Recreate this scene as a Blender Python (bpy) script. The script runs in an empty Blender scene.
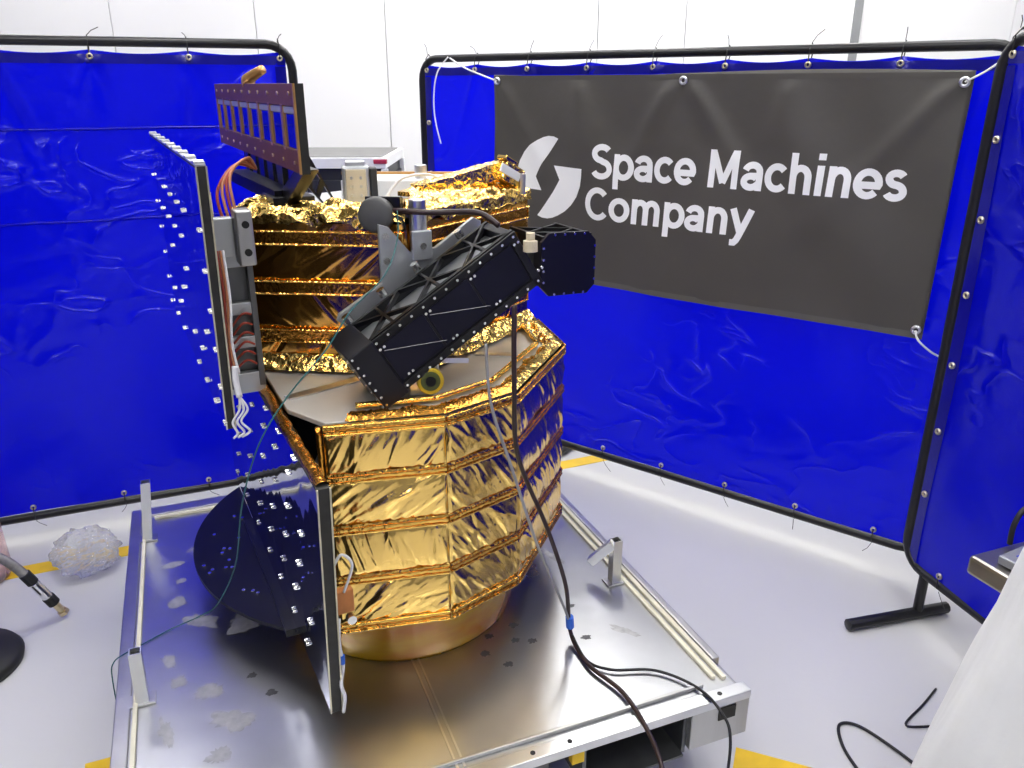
import bpy, math, random
from mathutils import Vector, Matrix, noise

random.seed(7)
SC = bpy.context.scene
COL = SC.collection

# ------------------------------------------------------------------ camera, world, exposure
cam_d = bpy.data.cameras.new('camera')
cam_d.sensor_width = 36.0
cam_d.lens = 800.0 / 1024.0 * 36.0
cam_d.clip_start = 0.05
cam = bpy.data.objects.new('camera', cam_d)
COL.objects.link(cam)
cam.location = (0, 0, 1.7)
cam.rotation_euler = (math.radians(90 - 20.5), 0, 0)
SC.camera = cam

world = bpy.data.worlds.new('world')
SC.world = world
world.use_nodes = True
world.node_tree.nodes['Background'].inputs[0].default_value = (0.9, 0.94, 1.0, 1)
world.node_tree.nodes['Background'].inputs[1].default_value = 0.3

SC.view_settings.view_transform = 'Standard'
SC.view_settings.look = 'None'
SC.view_settings.exposure = 0.08
SC.view_settings.gamma = 1.0
SC.view_settings.use_curve_mapping = False
LIGHT = 21.0          # ceiling luminaire radiance

# ------------------------------------------------------------------ materials
MATS = {}
def mat(name, col, rough=0.5, metal=0.0, bump=0.0, bscale=30.0, coat=0.0, var=0.0, vscale=8.0,
        emit=0.0, trans=0.0, ior=1.45, alpha=1.0, rvar=0.0, stretch=(1, 1, 1), bdist=0.01, detail=4.0, col2=None, spec=0.5):
    m = bpy.data.materials.new(name)
    m.use_nodes = True
    nt = m.node_tree
    N, L = nt.nodes, nt.links
    p = N['Principled BSDF']
    p.inputs['Base Color'].default_value = (*col, 1)
    p.inputs['Roughness'].default_value = rough
    p.inputs['Metallic'].default_value = metal
    p.inputs['Coat Weight'].default_value = coat
    p.inputs['Coat Roughness'].default_value = 0.06
    p.inputs['Transmission Weight'].default_value = trans
    p.inputs['IOR'].default_value = ior
    p.inputs['Alpha'].default_value = alpha
    p.inputs['Specular IOR Level'].default_value = spec
    tc = N.new('ShaderNodeTexCoord')
    mp = N.new('ShaderNodeMapping')
    mp.inputs['Scale'].default_value = stretch
    L.new(tc.outputs['Object'], mp.inputs['Vector'])
    if emit:
        p.inputs['Emission Color'].default_value = (*col, 1)
        p.inputs['Emission Strength'].default_value = emit
    if var or col2:
        n = N.new('ShaderNodeTexNoise')
        n.inputs['Scale'].default_value = vscale
        n.inputs['Detail'].default_value = 6
        L.new(mp.outputs[0], n.inputs['Vector'])
        r = N.new('ShaderNodeMapRange')
        r.inputs['From Min'].default_value = 0.35
        r.inputs['From Max'].default_value = 0.65
        L.new(n.outputs['Fac'], r.inputs['Value'])
        mx = N.new('ShaderNodeMix')
        mx.data_type = 'RGBA'
        c2 = col2 if col2 else tuple(c * (1 - var) for c in col)
        mx.inputs['A'].default_value = (*col, 1)
        mx.inputs['B'].default_value = (*c2, 1)
        L.new(r.outputs[0], mx.inputs['Factor'])
        L.new(mx.outputs['Result'], p.inputs['Base Color'])
        if rvar:
            rr = N.new('ShaderNodeMapRange')
            rr.inputs['To Min'].default_value = rough
            rr.inputs['To Max'].default_value = rough + rvar
            L.new(r.outputs[0], rr.inputs['Value'])
            L.new(rr.outputs[0], p.inputs['Roughness'])
    if bump:
        n2 = N.new('ShaderNodeTexNoise')
        n2.inputs['Scale'].default_value = bscale
        n2.inputs['Detail'].default_value = detail
        L.new(mp.outputs[0], n2.inputs['Vector'])
        b = N.new('ShaderNodeBump')
        b.inputs['Strength'].default_value = bump
        b.inputs['Distance'].default_value = bdist
        L.new(n2.outputs['Fac'], b.inputs['Height'])
        L.new(b.outputs[0], p.inputs['Normal'])
        if coat:
            L.new(b.outputs[0], p.inputs['Coat Normal'])
    MATS[name] = m
    return m

def foil_mat(name, col, rough, strength, scale):
    """crumpled metallised film: voronoi crumple plus fine noise"""
    m = mat(name, col, rough, 1.0)
    nt = m.node_tree
    N, L = nt.nodes, nt.links
    p = N['Principled BSDF']
    tc = N['Texture Coordinate']
    n = N.new('ShaderNodeTexNoise'); n.inputs['Scale'].default_value = scale * 0.5; n.inputs['Detail'].default_value = 3
    L.new(tc.outputs['Object'], n.inputs['Vector'])
    mx = N.new('ShaderNodeMix'); mx.data_type = 'RGBA'; mx.inputs['Factor'].default_value = 0.12
    L.new(tc.outputs['Object'], mx.inputs['A']); L.new(n.outputs['Color'], mx.inputs['B'])
    v = N.new('ShaderNodeTexVoronoi'); v.inputs['Scale'].default_value = scale
    v.feature = 'SMOOTH_F1'
    v.inputs['Smoothness'].default_value = 0.3
    L.new(mx.outputs['Result'], v.inputs['Vector'])
    b = N.new('ShaderNodeBump'); b.inputs['Strength'].default_value = strength; b.inputs['Distance'].default_value = 0.012
    L.new(v.outputs['Distance'], b.inputs['Height'])
    L.new(b.outputs[0], p.inputs['Normal'])
    return m

mat('wall_white', (0.92, 0.92, 0.91), 0.45, var=0.02, vscale=1.0)
mat('wall_dim', (0.30, 0.30, 0.31), 0.6, var=0.04, vscale=1.0)
mat('joint', (0.62, 0.63, 0.62), 0.6, var=0.05)
mat('trim_grey', (0.30, 0.31, 0.31), 0.5, var=0.1)
mat('ceiling_white', (0.8, 0.8, 0.8), 0.7, var=0.02)
mat('floor_epoxy', (0.585, 0.585, 0.59), 0.30, var=0.035, vscale=1.3, rvar=0.08, bump=0.03, bscale=60, coat=0.1)
mat('yellow_tape', (0.85, 0.55, 0.02), 0.5, var=0.12, vscale=14)
mat('lamp', (1.0, 0.985, 0.96), 0.5, emit=LIGHT)
mat('lamp_frame', (0.75, 0.75, 0.75), 0.4, var=0.03)
mat('vinyl_blue', (0.001, 0.002, 0.50), 0.25, bump=0.30, bscale=7, coat=0.5, spec=0.3, var=0.10, vscale=3, stretch=(1, 1, 1.6), bdist=0.02, detail=6)
mat('vinyl_hem', (0.003, 0.003, 0.26), 0.3, bump=0.3, bscale=20, coat=0.3, spec=0.25, var=0.2)
def vinyl(name):
    m_ = MATS[name]; nt = m_.node_tree
    p_ = nt.nodes['Principled BSDF']; out = nt.nodes['Material Output']
    tr_ = nt.nodes.new('ShaderNodeBsdfTranslucent'); tr_.inputs['Color'].default_value = (0.001, 0.004, 0.85, 1)
    mx_ = nt.nodes.new('ShaderNodeMixShader'); mx_.inputs[0].default_value = 0.5
    # sharp slack creases, gathered in patches
    N, L = nt.nodes, nt.links
    bp = [n for n in N if n.bl_idname == 'ShaderNodeBump'][0]
    mp_ = N['Mapping']
    n1 = N.new('ShaderNodeTexNoise'); n1.inputs['Scale'].default_value = 4.5; n1.inputs['Detail'].default_value = 1.5; n1.inputs['Distortion'].default_value = 0.6
    n2 = N.new('ShaderNodeTexNoise'); n2.inputs['Scale'].default_value = 1.6; n2.inputs['Detail'].default_value = 1
    L.new(mp_.outputs[0], n1.inputs['Vector']); L.new(mp_.outputs[0], n2.inputs['Vector'])
    def mth(op, a, b=None):
        q = N.new('ShaderNodeMath'); q.operation = op
        for i_, v_ in enumerate((a, b)):
            if v_ is None: continue
            if isinstance(v_, (int, float)): q.inputs[i_].default_value = v_
            else: L.new(v_, q.inputs[i_])
        return q.outputs[0]
    rdg = mth('POWER', mth('SUBTRACT', 1.0, mth('ABSOLUTE', mth('MULTIPLY', mth('SUBTRACT', n1.outputs['Fac'], 0.5), 3.0))), 9.0)
    msk = mth('MULTIPLY', mth('MAXIMUM', mth('SUBTRACT', n2.outputs['Fac'], 0.48), 0.0), 7.0)
    b2 = N.new('ShaderNodeBump'); b2.inputs['Strength'].default_value = 0.8; b2.inputs['Distance'].default_value = 0.012
    L.new(mth('MULTIPLY', rdg, msk), b2.inputs['Height'])
    L.new(bp.outputs[0], b2.inputs['Normal'])
    L.new(b2.outputs[0], p_.inputs['Normal']); L.new(b2.outputs[0], p_.inputs['Coat Normal'])
    nt.links.new(p_.outputs[0], mx_.inputs[1]); nt.links.new(tr_.outputs[0], mx_.inputs[2]); nt.links.new(mx_.outputs[0], out.inputs['Surface'])
vinyl('vinyl_blue')
mat('black_tube', (0.010, 0.010, 0.012), 0.35, var=0.3, vscale=20)
mat('brass_eyelet', (0.75, 0.68, 0.48), 0.28, 1.0, var=0.15, vscale=40)
mat('steel_eyelet', (0.75, 0.76, 0.82), 0.3, 1.0, var=0.1, vscale=40)
mat('black_nylon', (0.008, 0.008, 0.008), 0.5, var=0.2)
mat('banner_grey', (0.068, 0.063, 0.058), 0.52, bump=0.10, bscale=5, var=0.10, vscale=3, bdist=0.05, spec=0.6)
mat('banner_hem', (0.10, 0.097, 0.09), 0.5, var=0.1)
mat('white_print', (0.86, 0.87, 0.90), 0.5, var=0.02)
mat('white_cord', (0.85, 0.85, 0.83), 0.6, var=0.05)
foil_mat('gold_foil', (0.93, 0.63, 0.19), 0.20, 0.10, 30)
foil_mat('gold_crumple', (0.98, 0.68, 0.20), 0.24, 0.55, 32)
foil_mat('amber_foil', (0.80, 0.42, 0.09), 0.16, 0.08, 20)
foil_mat('amber_tape', (0.74, 0.35, 0.06), 0.24, 0.18, 45)
foil_mat('gold_tape', (0.90, 0.56, 0.13), 0.22, 0.22, 50)
foil_mat('tape_ridge', (0.42, 0.18, 0.03), 0.26, 0.2, 60)
mat('kapton_ring', (0.50, 0.29, 0.004), 0.18, 0.2, var=0.25, vscale=5, coat=0.5, col2=(0.42, 0.15, 0.003), stretch=(1, 1, 3))
mat('plate_alu', (0.60, 0.61, 0.63), 0.27, 1.0, var=0.16, vscale=3.2, rvar=0.10, bump=0.05, bscale=7, bdist=0.02)
mat('deck_alu', (0.58, 0.56, 0.52), 0.42, 0.45, var=0.12, vscale=5, rvar=0.1)
mat('raw_alu', (0.54, 0.54, 0.53), 0.38, 1.0, var=0.15, vscale=9, bump=0.05, bscale=90, stretch=(1, 1, 0.1))
mat('bright_alu', (0.74, 0.75, 0.77), 0.30, 1.0, var=0.08, vscale=12)
mat('bracket_grey', (0.50, 0.52, 0.54), 0.42, 0.75, var=0.08, vscale=10)
mat('dark_bracket', (0.16, 0.165, 0.17), 0.4, 0.8, var=0.2, vscale=12)
mat('cream_seal', (0.72, 0.69, 0.55), 0.6, var=0.08, vscale=20)
mat('scuff', (0.52, 0.52, 0.52), 0.55, 0.75, var=0.25, vscale=50)
mat('dark_spot', (0.13, 0.13, 0.14), 0.45, 0.7, var=0.3, vscale=50)
mat('black_anodised', (0.010, 0.010, 0.014), 0.42, 0.0, var=0.2, vscale=14, spec=0.35)
mat('black_satin', (0.006, 0.006, 0.008), 0.3, 0.2, var=0.2, vscale=10)
mat('black_navy', (0.005, 0.005, 0.016), 0.40, 0.0, var=0.2, vscale=6, spec=0.3)
mat('panel_mirror', (0.44, 0.45, 0.58), 0.04, 1.0, var=0.08, vscale=6, bump=0.16, bscale=9, stretch=(1, 1, 0.5), bdist=0.02, detail=1)
mat('panel_edge', (0.030, 0.029, 0.026), 0.5, 0.3, var=0.3, vscale=40)
mat('panel_edge_line', (0.6, 0.56, 0.42), 0.35, 1.0, var=0.2, vscale=30)
mat('stud_steel', (0.80, 0.80, 0.78), 0.22, 1.0, var=0.1, vscale=60)
mat('brown_board', (0.125, 0.042, 0.032), 0.5, 0.0, var=0.15, vscale=25)
mat('copper_edge', (0.62, 0.34, 0.12), 0.35, 0.8, var=0.2, vscale=30)
mat('cell_blue', (0.008, 0.010, 0.10), 0.06, 0.0, var=0.25, vscale=14, coat=1.0)
mat('cell_grey', (0.45, 0.45, 0.45), 0.4, 0.4, var=0.1)
mat('cap_grey', (0.07, 0.07, 0.072), 0.55, var=0.12, vscale=30)
mat('orange_polymer', (0.55, 0.20, 0.05), 0.5, var=0.2, vscale=30)
mat('red_wire', (0.35, 0.05, 0.03), 0.45, var=0.2)
mat('orange_wire', (0.55, 0.22, 0.10), 0.45, var=0.2)
mat('teal_wire', (0.006, 0.10, 0.10), 0.5, var=0.15)
mat('white_wire', (0.78, 0.78, 0.78), 0.5, var=0.06)
mat('grey_wire', (0.30, 0.30, 0.30), 0.4, 0.3, var=0.1)
mat('dark_cable', (0.030, 0.014, 0.014), 0.45, var=0.3, vscale=50)
mat('black_cable', (0.010, 0.010, 0.012), 0.5, var=0.2)
mat('blue_clip', (0.02, 0.13, 0.65), 0.4, var=0.1)
mat('beige_plastic', (0.62, 0.54, 0.38), 0.5, var=0.1, vscale=30)
mat('lens_glass', (0.10, 0.12, 0.03), 0.05, 0.3, var=0.3, vscale=20, coat=1.0)
mat('yellow_ring', (0.62, 0.45, 0.03), 0.3, 0.5, var=0.15, vscale=30)
mat('case_grey', (0.20, 0.20, 0.20), 0.6, var=0.1)
mat('case_black', (0.025, 0.027, 0.03), 0.5, var=0.15)
mat('case_white', (0.80, 0.81, 0.82), 0.4, var=0.03)
mat('case_red', (0.40, 0.02, 0.06), 0.5, var=0.1)
mat('sheet_white', (0.74, 0.75, 0.75), 0.6, bump=0.3, bscale=55, var=0.05, vscale=9, bdist=0.004)
mat('steel_table', (0.40, 0.38, 0.35), 0.32, 1.0, var=0.12, vscale=10, stretch=(0.2, 1, 1))
mat('laptop_grey', (0.30, 0.31, 0.34), 0.4, 0.5, var=0.06)
mat('sticker_white', (0.85, 0.85, 0.87), 0.5, var=0.02)
mat('sticker_blue', (0.03, 0.05, 0.45), 0.5, var=0.1)
mat('clear_bag', (0.93, 0.94, 0.95), 0.10, trans=0.75, ior=1.25, bump=0.6, bscale=40, var=0.04)
mat('pink_plastic', (0.95, 0.70, 0.68), 0.15, trans=0.7, ior=1.3, var=0.06)
mat('blue_strip', (0.03, 0.20, 0.80), 0.35, var=0.1)
mat('hose_grey', (0.26, 0.25, 0.24), 0.45, 0.5, var=0.2, vscale=90)
mat('chrome', (0.78, 0.78, 0.80), 0.12, 1.0, var=0.06)
mat('brass', (0.72, 0.60, 0.36), 0.28, 1.0, var=0.15, vscale=40)
mat('black_rubber', (0.012, 0.012, 0.012), 0.55, var=0.2)

# ------------------------------------------------------------------ mesh builder
V3 = Vector
WLOC = {}
def _frame(d):
    d = d.normalized()
    h = V3((0, 0, 1)) if abs(d.z) < 0.9 else V3((1, 0, 0))
    x = d.cross(h).normalized()
    return x, x.cross(d).normalized()

class MB:
    def __init__(s):
        s.v, s.f = [], []
    def quadbox(s, base, off):
        """prism from polygon 'base' (list of points) swept by vector off"""
        i = len(s.v); n = len(base); off = V3(off)
        base = [V3(p) for p in base]
        s.v += base + [p + off for p in base]
        s.f.append(tuple(range(i + n - 1, i - 1, -1)))
        s.f.append(tuple(range(i + n, i + 2 * n)))
        for k in range(n):
            k2 = (k + 1) % n
            s.f.append((i + k, i + k2, i + n + k2, i + n + k))
        return s
    def box(s, c, size, ex=(1, 0, 0), ey=(0, 1, 0), ez=(0, 0, 1)):
        c, ex, ey, ez = V3(c), V3(ex), V3(ey), V3(ez)
        hx, hy, hz = (q / 2 for q in size)
        b = [c + ex * x + ey * y - ez * hz for x, y in ((-hx, -hy), (hx, -hy), (hx, hy), (-hx, hy))]
        return s.quadbox(b, ez * size[2])
    def bar(s, p, q, w, h, up=(0, 0, 1)):
        p, q = V3(p), V3(q)
        d = (q - p); ez = d.normalized(); up = V3(up)
        ex = ez.cross(up).normalized(); ey = ex.cross(ez).normalized()
        b = [p + ex * x + ey * y for x, y in ((-w / 2, -h / 2), (w / 2, -h / 2), (w / 2, h / 2), (-w / 2, h / 2))]
        return s.quadbox(b, d)
    def cyl(s, p, q, r, r2=None, n=16):
        p, q = V3(p), V3(q)
        r2 = r if r2 is None else r2
        x, y = _frame(q - p)
        i = len(s.v)
        for k in range(n):
            t = 2 * math.pi * k / n
            s.v.append(p + (x * math.cos(t) + y * math.sin(t)) * r)
        for k in range(n):
            t = 2 * math.pi * k / n
            s.v.append(q + (x * math.cos(t) + y * math.sin(t)) * r2)
        s.f.append(tuple(range(i + n - 1, i - 1, -1)))
        s.f.append(tuple(range(i + n, i + 2 * n)))
        for k in range(n):
            k2 = (k + 1) % n
            s.f.append((i + k, i + k2, i + n + k2, i + n + k))
        return s
    def tube(s, pts, r, n=8, closed=False, smooth=0):
        pts = [V3(p) for p in pts]
        if smooth:
            if isinstance(r, (list, tuple)):
                r = [r[min(k // smooth, len(r) - 2)] * (1 - (k % smooth) / smooth) + r[min(k // smooth + 1, len(r) - 1)] * (k % smooth) / smooth for k in range((len(pts) - 1) * smooth)] + [r[-1]]
            pts = spline(pts, smooth)
        i = len(s.v); m = len(pts)
        x = None
        for k, p in enumerate(pts):
            if closed:
                d = pts[(k + 1) % m] - pts[k - 1]
            else:
                d = pts[min(k + 1, m - 1)] - pts[max(k - 1, 0)]
            d = d.normalized() if d.length > 1e-9 else V3((0, 0, 1))
            if x is None:
                x, y = _frame(d)
            else:
                x = (x - d * x.dot(d)).normalized(); y = x.cross(d).normalized()
            rr = r[k] if isinstance(r, (list, tuple)) else r
            for j in range(n):
                t = 2 * math.pi * j / n
                s.v.append(p + (x * math.cos(t) + y * math.sin(t)) * rr)
        for k in range(m if closed else m - 1):
            k2 = (k + 1) % m
            for j in range(n):
                j2 = (j + 1) % n
                s.f.append((i + k * n + j, i + k * n + j2, i + k2 * n + j2, i + k2 * n + j))
        if not closed:
            s.f.append(tuple(i + j for j in range(n - 1, -1, -1)))
            s.f.append(tuple(i + (m - 1) * n + j for j in range(n)))
        return s
    def grid(s, fn, nu, nv):
        i = len(s.v)
        for a in range(nu + 1):
            for b in range(nv + 1):
                s.v.append(V3(fn(a / nu, b / nv)))
        for a in range(nu):
            for b in range(nv):
                q = i + a * (nv + 1) + b
                s.f.append((q, q + nv + 1, q + nv + 2, q + 1))
        return s
    def lathe(s, c, prof, n=48, axis='z'):
        """prof = [(r,z)...]"""
        c = V3(c); i = len(s.v); m = len(prof)
        for k in range(n):
            t = 2 * math.pi * k / n
            for r, z in prof:
                s.v.append(c + V3((r * math.cos(t), r * math.sin(t), z)))
        for k in range(n):
            k2 = (k + 1) % n
            for j in range(m - 1):
                s.f.append((i + k * m + j, i + k2 * m + j, i + k2 * m + j + 1, i + k * m + j + 1))
        return s
    def build(s, name, material, parent=None, smooth=False, bevel=0.0, label=None, kind=None, loc=None, thick=0.0):
        o0 = V3(loc) if loc is not None else (WLOC[parent.name] if parent else V3((0, 0, 0)))
        me = bpy.data.meshes.new(name)
        me.from_pydata([tuple(p - o0) for p in s.v], [], s.f)
        me.update()
        if smooth:
            me.polygons.foreach_set('use_smooth', [True] * len(me.polygons))
        me.materials.append(MATS[material])
        o = bpy.data.objects.new(name, me)
        COL.objects.link(o)
        if parent:
            o.parent = parent
            o.location = o0 - WLOC[parent.name]
        else:
            o.location = o0
        WLOC[o.name] = o0
        if thick:
            md = o.modifiers.new('solid', 'SOLIDIFY'); md.thickness = thick; md.offset = 0
        if bevel:
            md = o.modifiers.new('bevel', 'BEVEL'); md.width = bevel; md.segments = 2
            md.limit_method = 'ANGLE'
        if label: o['label'] = label
        if kind: o['kind'] = kind
        return o

def spline(p, k):
    out = []
    for i in range(len(p) - 1):
        p0 = p[max(i - 1, 0)]; p1 = p[i]; p2 = p[i + 1]; p3 = p[min(i + 2, len(p) - 1)]
        for j in range(k):
            t = j / k
            out.append(0.5 * ((2 * p1) + (p2 - p0) * t + (2 * p0 - 5 * p1 + 4 * p2 - p3) * t * t + (3 * p1 - p0 - 3 * p2 + p3) * t ** 3))
    out.append(p[-1])
    return out

def thing(name, label, cat, loc, group=None):
    o = bpy.data.objects.new(name, None)
    o.empty_display_size = 0.1
    COL.objects.link(o)
    o.location = loc
    WLOC[o.name] = V3(loc)
    o['label'] = label; o['category'] = cat
    if group: o['group'] = group
    return o

def tag(o, label, cat, group=None):
    o['label'] = label; o['category'] = cat
    if group: o['group'] = group
    return o

def struct(o, label=None):
    o['kind'] = 'structure'
    if label: o['label'] = label
    return o

def share(src, parent, wloc, rot=None):
    """linked copy of a part at a new place (shares mesh data)"""
    c = src.copy()
    COL.objects.link(c)
    c.parent = parent
    c.location = V3(wloc) - WLOC[parent.name]
    if rot is not None: c.rotation_euler = rot
    WLOC[c.name] = V3(wloc)
    return c

def dvec(ang):
    return V3((math.cos(ang), math.sin(ang), 0))
UP = V3((0, 0, 1))

# ------------------------------------------------------------------ room
X0, X1, Y0, Y1, ZC = -5.0, 5.0, -4.0, 5.6, 3.8
m = MB(); m.box((0, 0.8, -0.05), (10.4, 10.0, 0.1)); struct(m.build('floor', 'floor_epoxy'), 'light grey glossy epoxy floor')
m = MB(); m.box((0, 0.8, ZC + 0.05), (10.4, 10.0, 0.1)); struct(m.build('ceiling', 'ceiling_white'), 'plain white ceiling')
wb = MB().box((0, Y1 + 0.06, ZC / 2), (10.4, 0.08, ZC)).build('wall_back', 'joint'); struct(wb, 'white insulated panel wall behind the screens')
seams = [-5.2, -4.4, -3.5, -2.56, -1.64, -0.81, 0.55, 1.11, 2.20, 3.2, 4.2, 5.2]
for i in range(len(seams) - 1):
    xa, xb = seams[i] + 0.003, seams[i + 1] - 0.003
    MB().box(((xa + xb) / 2, Y1 + 0.01, ZC / 2), (xb - xa, 0.03, ZC)).build('wall_panel', 'wall_white', wb, bevel=0.002)
tr = MB().box((2.20, Y1 - 0.012, ZC / 2), (0.05, 0.014, ZC)).build('trim_1', 'trim_grey'); struct(tr, 'grey vertical joint strip on the white wall')
for nm, c, sz in (('wall_left', (X0 - 0.05, 0.8, ZC / 2), (0.1, 9.6, ZC)), ('wall_right', (X1 + 0.05, 0.8, ZC / 2), (0.1, 9.6, ZC)),
                  ('wall_front', (0, Y0 - 0.05, ZC / 2), (10.2, 0.1, ZC))):
    struct(MB().box(c, sz).build(nm, 'wall_dim'), 'plain grey wall of the workshop')

def ceiling_light(x, y):
    t = thing('ceiling_light', 'unseen long white ceiling light panel over the screened work area', 'light', (x, y, ZC), 'ceiling light panels')
    MB().box((x, y, ZC - 0.03), (0.38, 1.56, 0.06)).build('frame', 'lamp_frame', t, bevel=0.004)
    MB().box((x, y, ZC - 0.064), (0.32, 1.50, 0.008)).build('diffuser', 'lamp', t)
for x, y in ((-3.0, -2.2), (-3.0, 0.2), (-0.9, -2.2), (-0.9, 0.2), (-0.9, 2.4), (-0.7, 4.6), (1.2, -2.2), (1.2, 0.2), (1.2, 2.4), (0.4, 4.7), (1.5, 4.6), (2.6, 4.6), (-2.9, 4.8)):  # some of the far row added to brighten the back wall and banner screen
    ceiling_light(x, y)

# yellow floor marking
def tape(p, q, w, label):
    p, q = V3(p), V3(q)
    tag(MB().bar(p + UP * 0.001, q + UP * 0.001, w, 0.002).build('floor_tape', 'yellow_tape', loc=tuple(p)), label, 'floor tape')
tape((-2.6, 2.215, 0), (0.0, 3.335, 0), 0.075, 'yellow floor marking line running under the plain blue screen and past the clear bag')
tape((0.02, 3.345, 0), (0.62, 3.60, 0), 0.075, 'short yellow floor line under the screen that carries the banner')
tape((0.60, 1.668, 0), (1.25, 1.42, 0), 0.075, 'yellow floor line beside the boxed corner of the trolley')
tape((-1.105, 1.66, 0), (-0.94, 1.25, 0), 0.075, 'yellow floor line beside the long edge of the trolley with two posts')

# ------------------------------------------------------------------ welding screens
def rounded_loop(L, z0, z1, r):
    pts = []
    for cx, cz, a0 in ((L - r, z1 - r, 0), (r, z1 - r, 90), (r, z0 + r, 180), (L - r, z0 + r, 270)):
        for k in range(7):
            t = math.radians(a0 + 15 * k)
            pts.append((cx + r * math.cos(t), cz + r * math.sin(t)))
    return pts

def eyelet_mesh(mat_name, r=0.011):
    m = MB(); n = 14
    m.lathe((0, 0, 0), [(r * 0.45, -0.002), (r * 0.45, 0.004), (r * 0.7, 0.006), (r, 0.003), (r, -0.002)], n)
    return m

def screen(label, P, d, L, z0, z1, seed, n_top, n_side, seams=(), feet=(), wr=0.012, ties=True):
    """P: floor point of one end, d: heading (unit), L: length"""
    P = V3((*P, 0)); d = V3((*d, 0)).normalized(); nrm = V3((d.y, -d.x, 0))   # nrm faces the camera side
    t = thing('welding_screen', label, 'screen', tuple(P), 'blue vinyl welding screens on black tube frames')
    R = 0.09
    loop = [P + d * x + UP * z for x, z in rounded_loop(L, z0, z1, R)]
    MB().tube(loop, 0.0165, 10, closed=True).build('tube_frame', 'black_tube', t, smooth=True)
    for fx, fl in feet:
        f = MB(); c = P + d * fx
        f.cyl(c + UP * 0.02, c + UP * (z0 + 0.01), 0.016, n=12)
        f.tube([c - nrm * fl[0] + UP * 0.022, c + nrm * fl[1] + UP * 0.022], 0.02, 10)
        f.build('foot', 'black_tube', t, smooth=True, bevel=0.002)
    cz0, cz1, cx0, cx1 = z0 + 0.02, z1 - 0.026, 0.024, L - 0.024
    gx = [cx0 + 0.02 + (cx1 - cx0 - 0.04) * i / (n_top - 1) for i in range(n_top)]
    gz = [cz0 + 0.03 + (cz1 - cz0 - 0.05) * (i + 1) / (n_side + 1) for i in range(n_side)]
    rnd = random.Random(seed)
    rid = []
    for g in gx:                                   # drape folds hanging from each eyelet
        for k in range(3):
            rid.append((g, cz1, rnd.uniform(-0.9, 0.9), rnd.uniform(0.15, 0.6), rnd.uniform(0.006, 0.015), rnd.uniform(0.008, 0.02)))
    for k in range(9):
        rid.append((rnd.uniform(cx0, cx1), rnd.uniform(0.5, cz1), rnd.uniform(-1.5, 1.5), rnd.uniform(0.1, 0.5), rnd.uniform(0.003, 0.008), rnd.uniform(0.01, 0.03)))
    def disp(x, z):
        e = min(1, (x - cx0) / 0.08, (cx1 - x) / 0.08) if cx0 < x < cx1 else 0
        h = wr * noise.noise(V3((x * 1.3 + seed, z * 1.5, seed))) * e
        h += 0.5 * wr * noise.noise(V3((x * 4 + seed, z * 2.0, seed + 3))) * e
        for gx_, gz_, sl, ln, am, wd in rid:
            dz = gz_ - z
            if 0 < dz < ln:
                c = gx_ + sl * dz * 0.5
                q = (x - c) / (wd * (0.6 + 2 * dz / ln))
                if abs(q) < 3:
                    h += am * math.exp(-q * q) * (1 - dz / ln) * min(1, dz / 0.03) * e
        return h
    cur = MB()
    def fn(u, v):
        x = cx0 + (cx1 - cx0) * u; z = cz0 + (cz1 - cz0) * v
        sag = 0.012 * abs(math.sin(math.pi * (x - gx[0]) / (gx[1] - gx[0]))) * (v > 0.999)
        return P + d * x + UP * (z - sag) + nrm * (disp(x, z) + 0.004)
    cur.grid(fn, int(L * 60), 84)
    co = cur.build('curtain', 'vinyl_blue', t, smooth=True)
    for sz in seams:                                # welded horizontal seams
        s = MB()
        pts = [P + d * (cx0 + (cx1 - cx0) * k / 60) for k in range(61)]
        s.tube([p + UP * (sz + 0.003 * noise.noise(V3((k * .3, seed, 1)))) + nrm * (disp((p - P).dot(d), sz) + 0.006) for k, p in enumerate(pts)], 0.005, 6)
        s.build('seam', 'vinyl_blue', co, smooth=True)
    hem = MB()
    def hfn(x0, x1, za, zb):
        def q(u, v):
            x = x0 + (x1 - x0) * u; z = za + (zb - za) * v
            return P + d * x + UP * z + nrm * (disp(x, z) + 0.0075)
        return q
    hem.grid(hfn(cx0, cx1, cz1 - 0.045, cz1 - 0.014), int(L * 40), 2)
    hem.build('hem', 'vinyl_hem', co, smooth=True)
    hm2 = MB(); hm2.grid(hfn(cx0, cx0 + 0.04, cz0, cz1 - 0.05), 2, 60); hm2.build('hem', 'vinyl_hem', co, smooth=True)
    hm3 = MB(); hm3.grid(hfn(cx1 - 0.04, cx1, cz0, cz1 - 0.05), 2, 60); hm3.build('hem', 'vinyl_hem', co, smooth=True)
    # eyelets and cable ties, one object each
    rot = Matrix(((d.x, 0, nrm.x), (d.y, 0, nrm.y), (0, 1, 0))).to_euler()
    first = None; tie0 = None
    spots = [(x, cz1 - 0.022, 'top') for x in gx] + [(cx0 + 0.02, z, 'l') for z in gz] + [(cx1 - 0.02, z, 'r') for z in gz]
    nb = max(4, n_top - 1)
    spots += [(cx0 + 0.15 + (cx1 - cx0 - 0.3) * i / (nb - 1), cz0 + 0.022, 'b') for i in range(nb)]
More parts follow.
